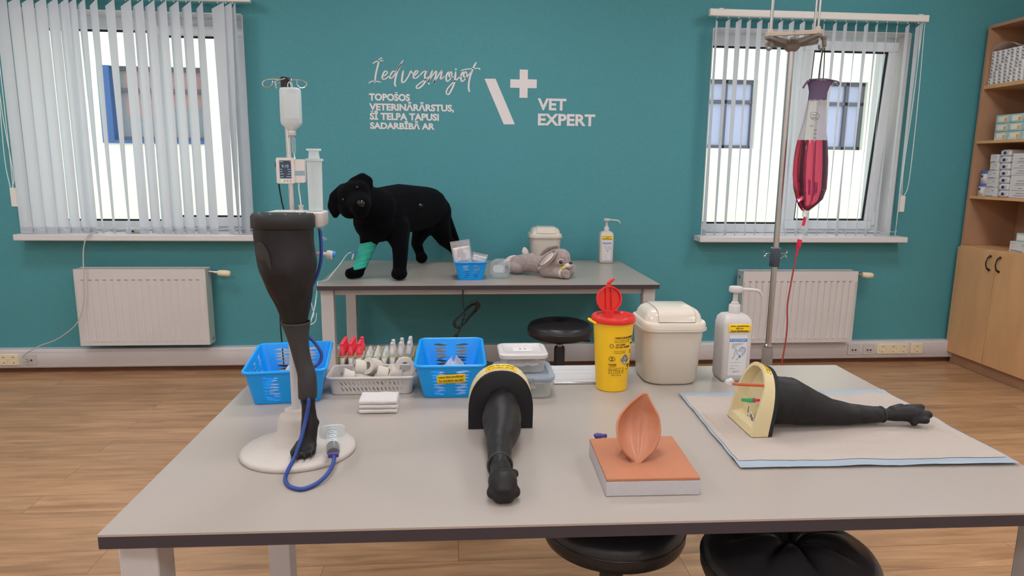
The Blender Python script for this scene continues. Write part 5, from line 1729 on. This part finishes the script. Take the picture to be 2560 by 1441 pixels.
# infusion bottle
bx, by = -.5655, pt.y-.045
BT = thing('infusion_bottle', 'clear infusion bottle hanging from the slim drip stand', 'infusion bottle', (bx, by, 1.45))
lv_ = [(1.478, .010, .010, .008), (1.484, .016, .014, .012), (1.500, .032, .022, .014), (1.508, .034, .024, .014), (1.56, .034, .024, .014), (1.612, .0335, .024, .014), (1.620, .031, .022, .014), (1.6215, .026, .018, .014)]
MB().rr(bx, by, lv_, k=6).build('bottle', 'milky', BT, True, sharp=60)
MB().rr(bx, by, [(1.486, .016, .012, .011), (1.502, .031, .020, .013), (1.598, .031, .020, .013)], k=6).build('fluid', 'frost', BT, True)
MB().box(bx-.017, bx+.031, by-.0245, by-.0235, 1.518, 1.600).build('label', 'milky', BT, True)
MB().tube([(bx-.006, by, 1.62), (bx-.007, by, 1.632), (bx, by, 1.641), (bx+.007, by, 1.632), (bx+.006, by, 1.62)], .002, 7).build('hang_eye', 'milky', BT, True)
MB().lathe([(.0125, 1.463), (.0135, 1.465), (.0135, 1.476), (.011, 1.479)], (bx, by, 0), seg=20).build('stopper', 'whitep', BT, True)
DC = MB().lathe([(.004, 1.458), (.007, 1.452), (.0075, 1.446), (.0065, 1.445), (.0065, 1.408), (.003, 1.402)], (bx+.004, by, 0), seg=16).build('drip_chamber', 'clear', BT, True)
MB().cyl((bx+.002, by, 1.4565), (bx, by, 1.463), .004).build('spike', 'whitep', BT, True)
MB().tube([(bx+.004, by, 1.403), (bx+.005, by, 1.39), (-.556, 2.42, 1.382)], .002, 7).build('drip_line', 'cable_teal', BT, True)
# pump
PU = thing('infusion_pump', 'small grey infusion pump with lit screen clamped to the slim stand', 'infusion pump', (-.578, 2.43, 1.30))
py = 2.435
MB().rr(0, 0, [(0, .0295, .0430, .006), (.003, .031, .0445, .007), (.022, .031, .0445, .007)]).xf(frame((-.5935, py, 1.3435), (1, 0, 0), (0, 0, 1)) @ Matrix.Translation((0, 0, -.02))).build('front_housing', 'greypl', PU, True, bevel=.001)
b = MB().rr(0, 0, [(0, .026, .0405, .006), (.022, .026, .0405, .006)]).xf(frame((-.5545, py+.004, 1.3425), (1, 0, 0), (0, 0, 1)) @ Matrix.Translation((0, 0, -.02))).build('side_module', 'greypl', PU, True, bevel=.001)
MB().box(-.5625, -.5286, py-.0008, py+.003, 1.330, 1.344).build('band', 'bluegrey', PU, True)
MB().box(-.6015, -.584, py+.0245, 2.50, 1.33, 1.36).box(-.588, -.56, 2.478, 2.505, 1.33, 1.36).build('clamp', 'blackp', PU, True)
MB().box(-.6275, -.6235, py-.001, py+.012, 1.355, 1.372).build('side_button', 'blackp', PU, True)
sc_ = MB().box(-.6125, -.5735, py-.0028, py-.001, 1.3175, 1.3785).build('screen', 'screen', PU, True)
fr = lambda x, z: frame((x, py-.003, z), (1, 0, 0), (0, 0, 1))
text('0.10', fr(-.6045, 1.3595), 'screen_text', sc_, 'readout', h=.0095, w=.0225, align='LEFT', ext=.0002)
b = MB()
for z, xa, xb in ((1.3735, -.611, -.600), (1.3735, -.5775, -.575), (1.3475, -.611, -.604), (1.3475, -.586, -.576), (1.3395, -.611, -.603), (1.3395, -.584, -.575), (1.3312, -.611, -.599), (1.3312, -.587, -.575), (1.3225, -.611, -.600), (1.3225, -.591, -.575)):
    b.box(xa, xb, py-.0032, py-.0028, z, z+.0016)
b.build('screen_lines', 'screen_text', sc_, True)
MB().cyl((-.606, py-.0005, 1.309), (-.606, py-.0026, 1.309), .0036, seg=14).build('led', 'led', PU, True)
b = MB()
for x in (-.5985, -.5875, -.5775):
    b.box(x-.002, x+.002, py-.0026, py-.001, 1.308, 1.310)
b.build('keys', 'blackp', PU, True)
MB().tube([(-.622, 2.45, 1.30), (-.622, 2.46, 1.27), (-.619, 2.47, 1.23), (-.616, 2.475, 1.19), (-.63, 2.49, 1.05), (-.65, 2.50, .90), (-.6535, 2.50, .80), (-.652, 2.50, .72), (-.64, 2.5, .5), (-.60, 2.55, .02)], .0026, 7).build('power_cable', 'cable_black', PU, True)
MB().tube([(-.551, 2.44, 1.303), (-.552, 2.44, 1.28), (-.549, 2.44, 1.25), (-.547, 2.44, 1.225)], .0022, 7).build('outlet_line', 'cable_teal', PU, True)
MB().lathe([(.0075, 0), (.0075, .016), (.0095, .0165), (.0095, .021)], (-.547, 2.44, 1.204), (0, 0, 1), 14).build('luer_connector', 'whitep', PU, True)
MB().tube([(-.547, 2.44, 1.205), (-.545, 2.445, 1.1), (-.54, 2.45, .95), (-.528, 2.46, .86), (-.522, 2.46, .83), (-.531, 2.46, .81), (-.538, 2.46, .79), (-.52, 2.47, .80), (-.515, 2.47, .83)], .0016, 6).build('patient_line', 'cable_teal', PU, True)

# right-hand stand
DS = thing('drip_stand', 'tall chrome drip stand with red bag in front of the right window', 'drip stand', (1.195, 2.45, 0))
px, pyy = 1.196, 2.45
MB().cyl((px, pyy, .69), (px, pyy, 1.795), .0105, seg=20).build('pole', 'steel', DS, True)
MB().lathe([(.018, .69), (.0195, .688), (.0215, .60), (.024, .42), (.024, .1)], (px, pyy, 0), seg=24).build('lower_sleeve', 'taupe', DS, True)
MB().lathe([(.0155, .6925), (.0155, .699), (.0115, .7025)], (px, pyy, 0), seg=20).build('clamp_ring', 'chrome', DS, True)
bc = MB().lathe([(.019, 1.005), (.0215, 1.01), (.0215, 1.072), (.019, 1.077)], (px, pyy, 0), seg=6).build('hook_collar', 'purplec', DS, True)
bc.data.materials[0] = X['screen']
b = MB()
for a in (0, PI):
    d = Vector((cos(a), sin(a), 0))
    c = Vector((px, pyy, 0))
    b.tube([c+d*.02+Vector((0, 0, 1.056)), c+d*.036+Vector((0, 0, 1.053)), c+d*.044+Vector((0, 0, 1.058)), c+d*.045+Vector((0, 0, 1.066))], .0016, 6)
    b.tube([c+d*.012+Vector((0, 0, 1.028)), c+d*.030+Vector((0, 0, 1.042)), c+d*.042+Vector((0, 0, 1.046)), c+d*.043+Vector((0, 0, 1.038))], .0016, 6)
b.build('wire_hooks', 'chrome', DS, True)
# tan plastic head: a square frame on four arms, a rod in each corner
zh = 1.808
RODS = [Vector((1.103, 2.43, 0)), Vector((1.243, 2.365, 0)), Vector((1.300, 2.50, 0)), Vector((1.163, 2.555, 0))]
ctr = Vector((px, pyy, 0))
CN = [ctr+(q-ctr)*1.13 for q in RODS]
b = MB()
Z_ = Vector((0, 0, 1))
def bar_(p, q, w0, w1, za, zb, zc, zd):
    """straight bar from p to q, widths w0 w1, heights za..zb at p and zc..zd at q"""
    d = (q-p).normalized()
    n_ = Vector((-d.y, d.x, 0))
    b.loft([[p-n_*w0+Z_*za, p+n_*w0+Z_*za, p+n_*w0+Z_*zb, p-n_*w0+Z_*zb], [q-n_*w1+Z_*zc, q+n_*w1+Z_*zc, q+n_*w1+Z_*zd, q-n_*w1+Z_*zd]])
for k in range(4):
    p, q = CN[k], CN[(k+1) % 4]
    mid = (p+q)/2+(ctr-(p+q)/2)*.10
    g = .05
    bar_(p, p+(mid-p)*(1-g), .006, .005, zh+.020, zh+.036, zh+.021, zh+.034)
    bar_(q, q+(mid-q)*(1-g), .006, .005, zh+.020, zh+.036, zh+.021, zh+.034)
    bar_(mid-(q-p)*.06, mid+(q-p)*.06, .004, .004, zh+.022, zh+.030, zh+.022, zh+.030)
h_ = b.build('rod_frame', 'tan', DS, True, bevel=.002)
b = MB()
for k in range(4):
    bar_(ctr, CN[k], .017, .013, zh-.012, zh+.012, zh+.012, zh+.024)
    n2 = CN[(k+1) % 4]
    bar_(ctr, (CN[k]+n2)/2, .016, .010, zh-.014, zh+.006, zh+.006, zh+.016)
b.lathe([(.016, zh-.024), (.024, zh-.016), (.034, zh-.002), (.034, zh+.012)], (px, pyy, 0))
b.build('rod_head', 'taupe', DS, True, bevel=.003)
for q in RODS:
    MB().cyl((q.x, q.y, zh+.016), (q.x, q.y, 2.16), .0042, seg=12).build('rod', 'steel', DS, True)
    MB().lathe([(.009, zh+.034), (.009, zh+.041), (.0065, zh+.047)], (q.x, q.y, 0), seg=14).build('rod_socket', 'tan', h_, True)
for x, y in ((1.112, 2.44), (1.290, 2.41)):
    MB().tube([(x, y, zh+.024), (x+.003, y, zh+.006), (x+.004, y, zh-.012), (x-.004, y, zh-.021), (x-.013, y, zh-.017), (x-.015, y, zh-.006)], .0042, 8, radii=[.011, .008, .005, .004, .0035]).build('hook', 'taupe', DS, True)
for k in range(5):
    a = R(50)+2*PI*k/5
    d = Vector((cos(a), sin(a), 0))
    c = Vector((px, pyy, 0))
    MB().tube([c+d*.015+Vector((0, 0, .13)), c+d*.15+Vector((0, 0, .085)), c+d*.26+Vector((0, 0, .065))], .014, 8).build('foot', 'taupe', DS, True)
    MB().cyl(c+d*.26+Vector((-d.y*.01, d.x*.01, .028)), c+d*.26-Vector((-d.y*.01, d.x*.01, -.028)), .028, seg=18).cyl(c+d*.26+Vector((0, 0, .03)), c+d*.26+Vector((0, 0, .07)), .008).build('caster', 'blackp', DS, True)
# red bag
gx, gy = 1.288, 2.41
BG = thing('infusion_bag', 'clear bag half full of red fluid hanging from the tall stand', 'bag', (gx, gy, 1.2))
def bagr(z, cx, rx_, ry_, pl=0):
    return [Vector((cx+rx_*cos(a)*(1+pl*cos(9*a)), gy+ry_*sin(a)*(1+pl*cos(9*a+1)), z)) for a in [2*PI*i/40 for i in range(40)]]
prof = [(1.219, 1.278, .014, .010, 0), (1.226, 1.279, .021, .015, 0), (1.240, 1.283, .034, .023, 0), (1.262, 1.289, .049, .033, 0), (1.300, 1.288, .060, .042, 0), (1.350, 1.284, .063, .045, 0), (1.400, 1.282, .062, .044, 0), (1.440, 1.281, .058, .041, 0), (1.472, 1.281, .0535, .037, 0)]
MB().loft([bagr(z, cx, rx_, ry_, pl) for z, cx, rx_, ry_, pl in prof]).build('red_fluid', 'wine', BG, True, sharp=60)
up = [(1.4725, 1.281, .0535, .037, .0), (1.50, 1.2825, .0475, .032, .02), (1.535, 1.2845, .0405, .026, .05), (1.58, 1.286, .036, .022, .06), (1.616, 1.287, .0325, .019, .05)]
bgf = MB().loft([bagr(*p) for p in up], False, False).build('bag_film', 'bagfilm', BG, True, sharp=80)
cuf = [(1.612, 1.287, .0330, .0195, .03), (1.640, 1.288, .0325, .019, .03), (1.660, 1.289, .038, .021, .03), (1.677, 1.291, .0475, .024, .02), (1.680, 1.291, .0485, .025, .02), (1.677, 1.291, .044, .021, .02), (1.655, 1.289, .034, .017, .03)]
cf = MB().loft([bagr(*p) for p in cuf], False, False).build('purple_neck', 'purple', BG, True, sharp=80)
b = MB().tube([(1.248, gy-.01, 1.676), (1.235, gy-.015, 1.672), (1.226, gy-.015, 1.660), (1.222, gy-.016, 1.652)], .0036, 8)
b.tube([(1.330, gy-.01, 1.676), (1.345, gy-.012, 1.679), (1.356, gy-.012, 1.671), (1.350, gy-.012, 1.663), (1.336, gy-.012, 1.668)], .0022, 8)
b.tube([(1.24, gy-.018, 1.681), (1.29, gy-.026, 1.683), (1.335, gy-.018, 1.679)], .0024, 8)
b.build('draw_cord', 'purple', cf, True)
b = MB().tube([(1.2845, gy, 1.67), (1.287, gy+.002, 1.73), (1.292, 2.41, zh-.012)], .0022, 7).tube([(1.3015, gy, 1.67), (1.3015, gy+.002, 1.73), (1.297, 2.41, zh-.012)], .0018, 7)
b.build('hanging_loop', 'cable_black', BG, True)
gm = lambda z: [p for p in up if p[0] <= z][-1]
def bagprint(body, x, z, w, h):
    text(body, frame((x, gy-.034, z), (1, 0, 0), (0, .25, 1)), 'ink', bgf, 'print', h=h, w=w, ext=.0003, align='CENTER')
bagprint('mixal', 1.262, 1.5595, .018, .006)
bagprint('2000ml', 1.264, 1.5485, .022, .006)
bagprint('VET', 1.256, 1.520, .014, .0055)
b = MB()
b.tube([(x, gy-.0345+(z-1.555)*.2, z) for x, z in ((1.249, 1.548), (1.250, 1.566), (1.268, 1.567), (1.281, 1.558), (1.276, 1.545), (1.262, 1.541))], .0006, 5, 4, closed=True)
for z in (1.505, 1.492, 1.478):
    b.box(1.262, 1.272, gy-.0425, gy-.0405, z, z+.0016)
b.build('print', 'ink', bgf, True)
# drip chamber and line
MB().lathe([(.0125, 1.212), (.010, 1.221)], (1.279, gy, 0), seg=16).cyl((1.277, gy, 1.195), (1.279, gy, 1.214), .010).build('outlet_port', 'milky', BG, True)
MB().tube([(1.2785, gy, 1.197), (1.277, gy, 1.178), (1.274, gy, 1.162)], .0055, 10).build('spike', 'redclear', BG, True)
ax = Vector((-.0075, 0, -.05)).normalized()
c0 = Vector((1.2745, gy, 1.164))
MB().lathe([(.0105, 0), (.0105, .003), (.0085, .004), (.0085, .052)], c0, ax, 18).build('drip_chamber', 'clear', BG, True)
MB().lathe([(.0082, .0525), (.0082, .078), (.0052, .084)], c0, ax, 18).build('chamber_fluid', 'redclear', BG, True)
MB().lathe([(.0042, .0845), (.0042, .100), (.0036, .101), (.0036, .113)], c0, ax, 12).build('connector', 'redclear', BG, True)
MB().tube([c0+ax*.112, (1.252, gy, 1.00), (1.246, gy, .94), (1.240, gy, .86), (1.2455, gy, .79), (1.2445, gy, .72), (1.236, gy, .63), (1.228, gy, .56), (1.23, gy, .42), (1.235, gy+.02, .34)], .0030, 8).build('red_line', 'redtube', BG, True)

# ================================================================== ON THE WALL TABLE
DG = thing('toy_dog', 'black plush dog standing on the wall table with mint bandaged foreleg', 'toy dog', (-.3, 4.0, TZ))
bits = [
 # trunk
 ((-.432, 3.80, 1.105), .142, (-.335, 3.98, 1.118), .146), ((-.335, 3.98, 1.118), .146, (-.185, 4.26, 1.112), .128), ((-.445, 3.76, 1.07), .125), ((-.15, 4.30, 1.08), .115),
 # neck and head
 ((-.440, 3.74, 1.13), .120, (-.525, 3.60, 1.190), .088), ((-.532, 3.565, 1.200), (.088, .086, .088)), ((-.505, 3.52, 1.178), .070, (-.478, 3.445, 1.168), .050), ((-.482, 3.44, 1.150), .046),
 ((-.545, 3.53, 1.150), .058), ((-.50, 3.545, 1.235), .055),
 # far ear, folded up over the skull
 ((-.535, 3.60, 1.272), .032, (-.490, 3.61, 1.302), .027), ((-.490, 3.61, 1.302), .026, (-.460, 3.605, 1.285), .026), ((-.460, 3.605, 1.285), .025, (-.455, 3.595, 1.255), .021), ((-.49, 3.605, 1.275), .024, (-.47, 3.60, 1.26), .02),
 # near ear hanging on the left
 ((-.585, 3.585, 1.245), .030, (-.628, 3.560, 1.205), .028), ((-.628, 3.560, 1.205), .028, (-.640, 3.545, 1.155), .024), ((-.640, 3.545, 1.155), .024, (-.622, 3.535, 1.112), .018), ((-.605, 3.56, 1.20), .030, (-.612, 3.55, 1.165), .020),
 # forelegs
 ((-.470, 3.78, 1.02), .075, (-.492, 3.757, .93), .043), ((-.492, 3.757, .93), .043, (-.515, 3.748, .865), .038), ((-.515, 3.748, .865), .038, (-.540, 3.737, .805), .034), ((-.545, 3.735, .787), .035, (-.585, 3.712, .782), .031),
 ((-.335, 3.77, 1.02), .080, (-.311, 3.715, .93), .046), ((-.311, 3.715, .93), .046, (-.312, 3.70, .865), .041), ((-.312, 3.70, .865), .041, (-.316, 3.69, .80), .037), ((-.317, 3.683, .786), (.046, .055, .036)),
 # hind legs
 ((-.200, 4.25, 1.03), .085, (-.245, 4.32, .92), .045), ((-.245, 4.32, .92), .045, (-.262, 4.36, .875), .036), ((-.262, 4.36, .875), .036, (-.240, 4.37, .81), .030), ((-.230, 4.345, .786), (.040, .055, .036)),
 ((-.135, 4.29, 1.04), .095, (-.085, 4.35, .91), .052), ((-.085, 4.35, .91), .052, (-.028, 4.395, .845), .034), ((-.028, 4.395, .845), .034, (-.005, 4.38, .80), .029), ((.003, 4.36, .785), (.04, .055, .035)),
 # tail
 ((-.085, 4.385, 1.08), .034, (-.045, 4.425, .98), .028), ((-.045, 4.425, .98), .028, (-.005, 4.435, .89), .020),
]
body = organic('body', bits, 'plush', DG, .009, 5)
def onbody(o, p0, p1):
    """where a line meets the plush surface"""
    inv = rootm(DG).inverted()
    a, b_ = inv @ Vector(p0), inv @ Vector(p1)
    ok, loc, nrm, _ = o.ray_cast(a, (b_-a).normalized())
    return (rootm(DG) @ loc, nrm) if ok else (Vector(p1), Vector((0, -1, 0)))
bpy.context.view_layer.update()
for px_, pz_ in ((-.4985, 1.2555), (-.569, 1.1945)):
    loc, nrm = onbody(body, (px_*.5, 3.47*.5, EYE+(pz_-EYE)*.5), (px_, 3.47, pz_))
    MB().ball(loc+nrm*.001, .0085).build('eye', 'shiny', DG, True)
loc, nrm = onbody(body, (-.472*.5, 3.40*.5, EYE+(1.181-EYE)*.5), (-.472, 3.40, 1.181))
b = MB().ball((0, 0, 0), (.021, .013, .017)).ball((-.011, -.004, -.007), (.008, .008, .007)).ball((.011, -.004, -.007), (.008, .008, .007))
b.xf(Matrix.Translation(loc) @ Matrix.Rotation(R(35), 4, 'Y')).build('nose', 'shiny', DG, True)
b = MB().tube([(-.238, 3.95, 1.142), (-.225, 3.955, 1.147), (-.21, 3.965, 1.143)], .0012, 5).ball((-.203, 3.975, 1.128), .005)
loc, nrm = onbody(body, (-.11, 2.0, 1.25), (-.22, 4.0, 1.138))
tp = MB().ball(loc, (.022, .008, .012)).build('injection_port', 'shiny', DG, True)
# bandage round the foreleg
sec = [(-.487, 3.757, .953, .0500, .0500), (-.490, 3.757, .940, .0475, .0475), (-.499, 3.753, .905, .0465, .046), (-.515, 3.748, .865, .0435, .044), (-.527, 3.743, .838, .0420, .043), (-.5365, 3.738, .815, .0425, .044), (-.540, 3.737, .808, .0420, .043)]
rings = []
for k, (c, r_) in enumerate(smoothsec(sec, 5)):
    rings.append([c+Vector((r_.x*cos(a)*1.0, r_.y*sin(a), -.35*r_.x*cos(a)*-.6))+Vector((cos(a), sin(a), 0))*(.0018*sin(k*1.35+a)+.0015*noise.noise((a*1.4, k*.6, 2))) for a in [2*PI*i/36 for i in range(36)]])
MB().loft(rings, False, False).build('bandage', 'bandage', DG, True, solid=.0028, sharp=70)
b = MB().tube([(-.545, 3.70, .90), (-.558, 3.70, .902), (-.572, 3.71, .899)], .0045, 8)
cn = b.build('line_connector', 'blueband', DG, True)
MB().cyl((-.562, 3.705, .893), (-.569, 3.70, .868), .0048).cyl((-.569, 3.70, .868), (-.571, 3.699, .861), .0032).build('luer_tip', 'whitep', cn, True)
MB().tube([(-.572, 3.71, .898), (-.59, 3.72, .894), (-.609, 3.735, .876), (-.63, 3.715, .845), (-.652, 3.695, .815), (-.675, 3.68, .785), (-.70, 3.665, .7555), (-.7215, 3.64, .7535), (-.735, 3.62, .7535), (-.738, 3.60, .745), (-.735, 3.5, .65), (-.72, 3.3, .60)], .0028, 7).build('infusion_line', 'cable_teal', DG, True)

# small blue basket with plastic pouches
basket('blue_basket', 'small blue basket holding clear pouches on the wall table', (.070, 3.745, TZ), R(3), .068, .062, .086, .080, .098, 'bluep',
       [dict(t='H', u0=.12, u1=.44, s=wav(7, .14, .80, .06, .012)), dict(t='H', u0=.58, u1=.90, s=wav(7, .14, .80, .06, -.012))],
       [dict(t='H', u0=.15, u1=.45, s=wav(7, .14, .80, .06, .012)), dict(t='H', u0=.55, u1=.85, s=wav(7, .14, .80, .06, -.012))])
def pouch(label, c, w, h, tilt, lean, inner):
    t = thing('zip_pouch', label, 'pouch', c)
    M = Matrix.Translation(c) @ Matrix.Rotation(tilt, 4, 'Y') @ Matrix.Rotation(lean, 4, 'X')
    def S(sg): return lambda u, v: M @ Vector(((u-.5)*w, sg*(.012*sin(PI*u)*sin(PI*min(1, v*1.15))+.0005)+.004*noise.noise((u*5, v*5, sg+c[0]*20)), v*h))
    MB().grid(S(-1), 12, 14).grid(S(1), 12, 14).build('pouch_film', 'plastic_bag', t, True, sharp=20)
    MB().box(-w*.46, w*.46, -.0015, .0015, h*.90, h*.915).xf(M).build('zip_strip', 'milky', t, True)
    MB().grid(lambda u, v: M @ Vector(((u-.5)*w*.86, -.004+.007*noise.noise((u*4, v*5, c[0]*30)), v*h*inner)), 14, 14).build('gauze_pad', 'paper', t, True, solid=.009, sharp=25)
    return t
pouch('tall clear zip pouch with white pad in the small blue basket', (.040, 3.745, TZ+.035), .108, .180, R(-9), R(3), .80)
pouch('shorter clear pouch leaning right in the small blue basket', (.105, 3.765, TZ+.035), .088, .108, R(12), R(6), .86)

# clear bottle lying on its side
t = thing('plastic_bottle', 'empty clear plastic bottle lying beside the small blue basket', 'bottle', (.232, 3.78, TZ))
M = Matrix.Translation((.232, 3.712, TZ+.0525)) @ Matrix.Rotation(R(-8), 4, 'Z') @ Matrix.Rotation(-PI/2, 4, 'X')
MB().rr(0, 0, [(0, .042, .036, .03), (.004, .052, .046, .034), (.010, .056, .0505, .036), (.10, .056, .0505, .036), (.125, .052, .047, .034), (.14, .04, .036, .03), (.146, .022, .022, .02), (.160, .020, .020, .0195)], k=7).xf(M).build('bottle_body', 'clear', t, True, sharp=60)
MB().lathe([(.022, .156), (.022, .174), (.020, .176)], seg=20).xf(M).build('cap', 'milky', t, True)
MB().loft([rrect(-.006, -.006, z, hx_, hx_*.72, hx_*.6) for z, hx_ in ((-.0012, .03), (-.0018, .028), (-.0004, .026))]).xf(M).build('base_emboss', 'milky', t, True)
MB().loft([[Vector((.018+r_*cos(2*PI*i/20), .004+r_*sin(2*PI*i/20), z)) for i in range(20)] for r_, z in ((.012, -.001), (.012, -.003), (.009, -.003), (.009, -.001))], closed=True).xf(M).build('base_ring', 'milky', t, True)

swing_bin('small beige swing-lid bin standing behind the plush rabbit', (.558, 4.305, TZ), 1.10)
pump_bottle('white pump dispenser at the far right end of the wall table', (.974, 4.372, TZ), R(-4), 1.05, R(-2))

# ------------------------------------------------------------------ plush rabbit
RB = thing('toy_rabbit', 'grey plush rabbit lying on the wall table beside the clear bottle', 'toy rabbit', (.46, 3.83, TZ))
bits = [
 ((.350, 3.915, .808), .050, (.430, 3.86, .822), .056), ((.430, 3.86, .822), .056, (.520, 3.80, .812), .056), ((.52, 3.79, .80), .045, (.555, 3.775, .83), .05),
 ((.583, 3.770, .862), (.056, .056, .054)), ((.600, 3.760, .842), .040), ((.565, 3.76, .845), .045),
 # haunch and hind leg along the left
 ((.345, 3.885, .790), (.058, .045, .036)), ((.33, 3.895, .785), .032, (.29, 3.925, .800), .022), ((.36, 3.955, .80), .036, (.295, 3.98, .812), .020),
 # fore arms
 ((.500, 3.765, .785), .034, (.565, 3.735, .780), .027), ((.565, 3.735, .780), .027, (.598, 3.715, .781), .029), ((.55, 3.80, .785), .03, (.625, 3.77, .780), .025), ((.625, 3.77, .780), .025, (.640, 3.755, .785), .026),
]
rb = organic('body', bits, 'rabbit', RB, .0055, 4)
MB().lathe([(.0235, -.004), (.024, .004), (.022, .008)], (.605, 3.690, .781), (.35, -1, 0), 20).build('paw_pad', 'rabbit', RB, True)
b = MB()
b.lathe([(.0265, -.014), (.0275, -.004), (.0262, .002)], (.590, 3.712, .781), (.6, -.8, 0), 20)
b.build('paw_cuff', 'rabbit2', RB, True)
MB().lathe([(.016, 0), (.020, .010), (.018, .026), (.010, .040), (.004, .045)], (.398, 3.905, .862), (-.25, 0, 1), 16).build('tail', 'rabbit2', RB, True)
MB().ball((.292, 3.93, .822), (.030, .022, .012), Matrix.Rotation(R(-22), 3, 'Y') @ Matrix.Rotation(R(-30), 3, 'Z')).build('hind_paw', 'rabbit2', RB, True)
MB().ball((.318, 3.985, .835), (.034, .018, .011), Matrix.Rotation(R(-20), 3, 'Y')).build('hind_paw', 'rabbit2', RB, True)
# ears
def ear(p0, p1, w, nrm, nm, m, k=1.0, off=0):
    p0, p1, nrm = Vector(p0), Vector(p1), Vector(nrm).normalized()
    d = p1-p0
    sdv = d.normalized().cross(nrm)
    def E(u, v):
        ww = w*k*sin(PI*min(1, .12+v*.80))**.8
        if v > .97: ww *= .4
        s_ = (u-.5)*2
        return p0+d*v*(1 if k == 1 else .96)+sdv*s_*ww+nrm*(off+.010*abs(s_)**2+.012*sin(PI*v))
    return MB().grid(E, 10, 16).build(nm, m, RB, True, solid=.008 if k == 1 else .003, sharp=80)
e1 = ear((.548, 3.735, .905), (.440, 3.722, .807), .026, (.1, -1, .25), 'ear', 'rabbit')
ear((.530, 3.731, .892), (.455, 3.722, .822), .026, (.1, -1, .25), 'inner_ear', 'rabbit2', .55, .0065)
ear((.575, 3.815, .915), (.470, 3.815, .862), .024, (-.3, .6, 1), 'ear', 'rabbit')
def onr(p1):
    inv = rootm(RB).inverted()
    p1 = Vector(p1)
    a = Vector((0, 0, EYE))+(p1-Vector((0, 0, EYE)))*.8
    ok, loc, n_, _ = rb.ray_cast(inv @ a, ((inv @ p1)-(inv @ a)).normalized())
    return (rootm(RB) @ loc, n_) if ok else (p1, Vector((0, -1, 0)))
bpy.context.view_layer.update()
loc, n_ = onr((.5765, 3.725, .845))
q = n_.to_track_quat('Z', 'Y').to_matrix()
MB().ball(loc, (.0175, .016, .006), q).build('eye_white', 'rabbit2', RB, True)
ey = MB().ball(loc+n_*.003, (.0135, .0128, .006), q).build('eye', 'brownp', RB, True)
MB().ball(loc+n_*.0085+Vector((.003, 0, .004)), .0022).build('eye_glint', 'whitep', ey, True)
loc, n_ = onr((.622, 3.72, .830))
MB().ball((.616, 3.735, .822), (.026, .026, .018)).build('muzzle', 'rabbit2', RB, True)
MB().ball((.633, 3.724, .838), (.011, .012, .008)).build('nose', 'brownp', RB, True)
b = MB()
for a in (-.3, 0, .35):
    b.tube([(.632, 3.715, .832), (.648, 3.71, .828+.012*a), (.662, 3.71, .812+.03*a)], .0006, 4)
b.build('whiskers', 'rabbit2', RB, True)
b = MB().ball((.588, 3.690, .818), (.010, .005, .007)).ball((.577, 3.690, .815), (.008, .003, .004)).ball((.596, 3.69, .822), (.008, .003, .004)).tube([(.585, 3.69, .815), (.578, 3.688, .803), (.572, 3.688, .795)], .0018, 5)
b.build('ribbon', 'yellowr', RB, True)

# ================================================================== CABLES
o = MB().tube([(-2.20, 4.47, .938), (-2.235, 4.435, .937), (-2.272, 4.412, .930), (-2.300, 4.40, .905), (-2.310, 4.385, .87), (-2.325, 4.385, .79), (-2.335, 4.385, .64), (-2.352, 4.385, .49), (-2.405, 4.385, .36), (-2.536, 4.40, .258), (-2.681, 4.43, .199), (-2.787, 4.45, .136), (-2.800, 4.455, .105), (-2.785, 4.462, .096), (-2.772, 4.474, .097)], .0036, 8).build('network_cable', 'cable_grey')
tag(o, 'thin grey cable hanging from the left window sill to the data outlet', 'cable')
t = thing('network_box', 'small white network box on the left window sill', 'router', (-2.07, 4.55, .92))
MB().rr(0, 0, [(.0005, .05, .032, .008), (.003, .053, .035, .01), (.026, .053, .035, .01), (.03, .048, .03, .01)]).build('housing', 'whitep', t)
MB().box(-.012, .004, -.0362, -.034, .008, .019).build('port', 'dark_hole', t)
MB().tube([(-.05, -.02, .012), (-.08, -.035, .012), (-.11, -.055, .012), (-.128, -.065, .016)], .004, 7).build('plug_lead', 'cable_grey', t)
t = thing('coiled_cable', 'black coiled power cable hanging under the wall table', 'cable', (.03, 3.555, .7))
b = MB().tube([(.028, 3.570, .7225), (.028, 3.570, .69), (.029, 3.570, .65), (.033, 3.570, .61), (.036, 3.570, .595)], .0036, 8)
for k, (dx, dz) in enumerate(((0, 0), (.010, .006), (-.006, -.008), (.018, -.004))):
    b.tube([(.036, 3.570+.006*k, .595), (.062+dx, 3.57+.006*k, .632+dz), (.095+dx, 3.57+.006*k, .645+dz), (.098+dx, 3.57+.006*k, .618+dz), (.060+dx*.5, 3.57+.006*k, .565), (.030, 3.57+.006*k, .522), (-.004-dx*.4, 3.57+.006*k, .510+dz), (-.016-dx*.4, 3.57+.006*k, .535), (.008, 3.57+.006*k, .565), (.036, 3.57+.006*k, .592)], .0038, 8, 6)
b.tube([(.040, 3.575, .585), (.022, 3.575, .53), (.008, 3.575, .49), (-.006, 3.575, .462)], .0042, 8)
b.build('cable', 'cable_black', t, True)
MB().tube([(-.004, 3.575, .470), (-.012, 3.575, .455), (-.020, 3.575, .442)], .011, 10, radii=[.007, .0125, .0125]).build('plug', 'blackp', t, True)
MB().tube([(.022, 3.562, .552), (.03, 3.558, .56), (.045, 3.560, .556), (.058, 3.562, .563)], .0022, 6).build('twist_tie', 'cable_black', t, True)
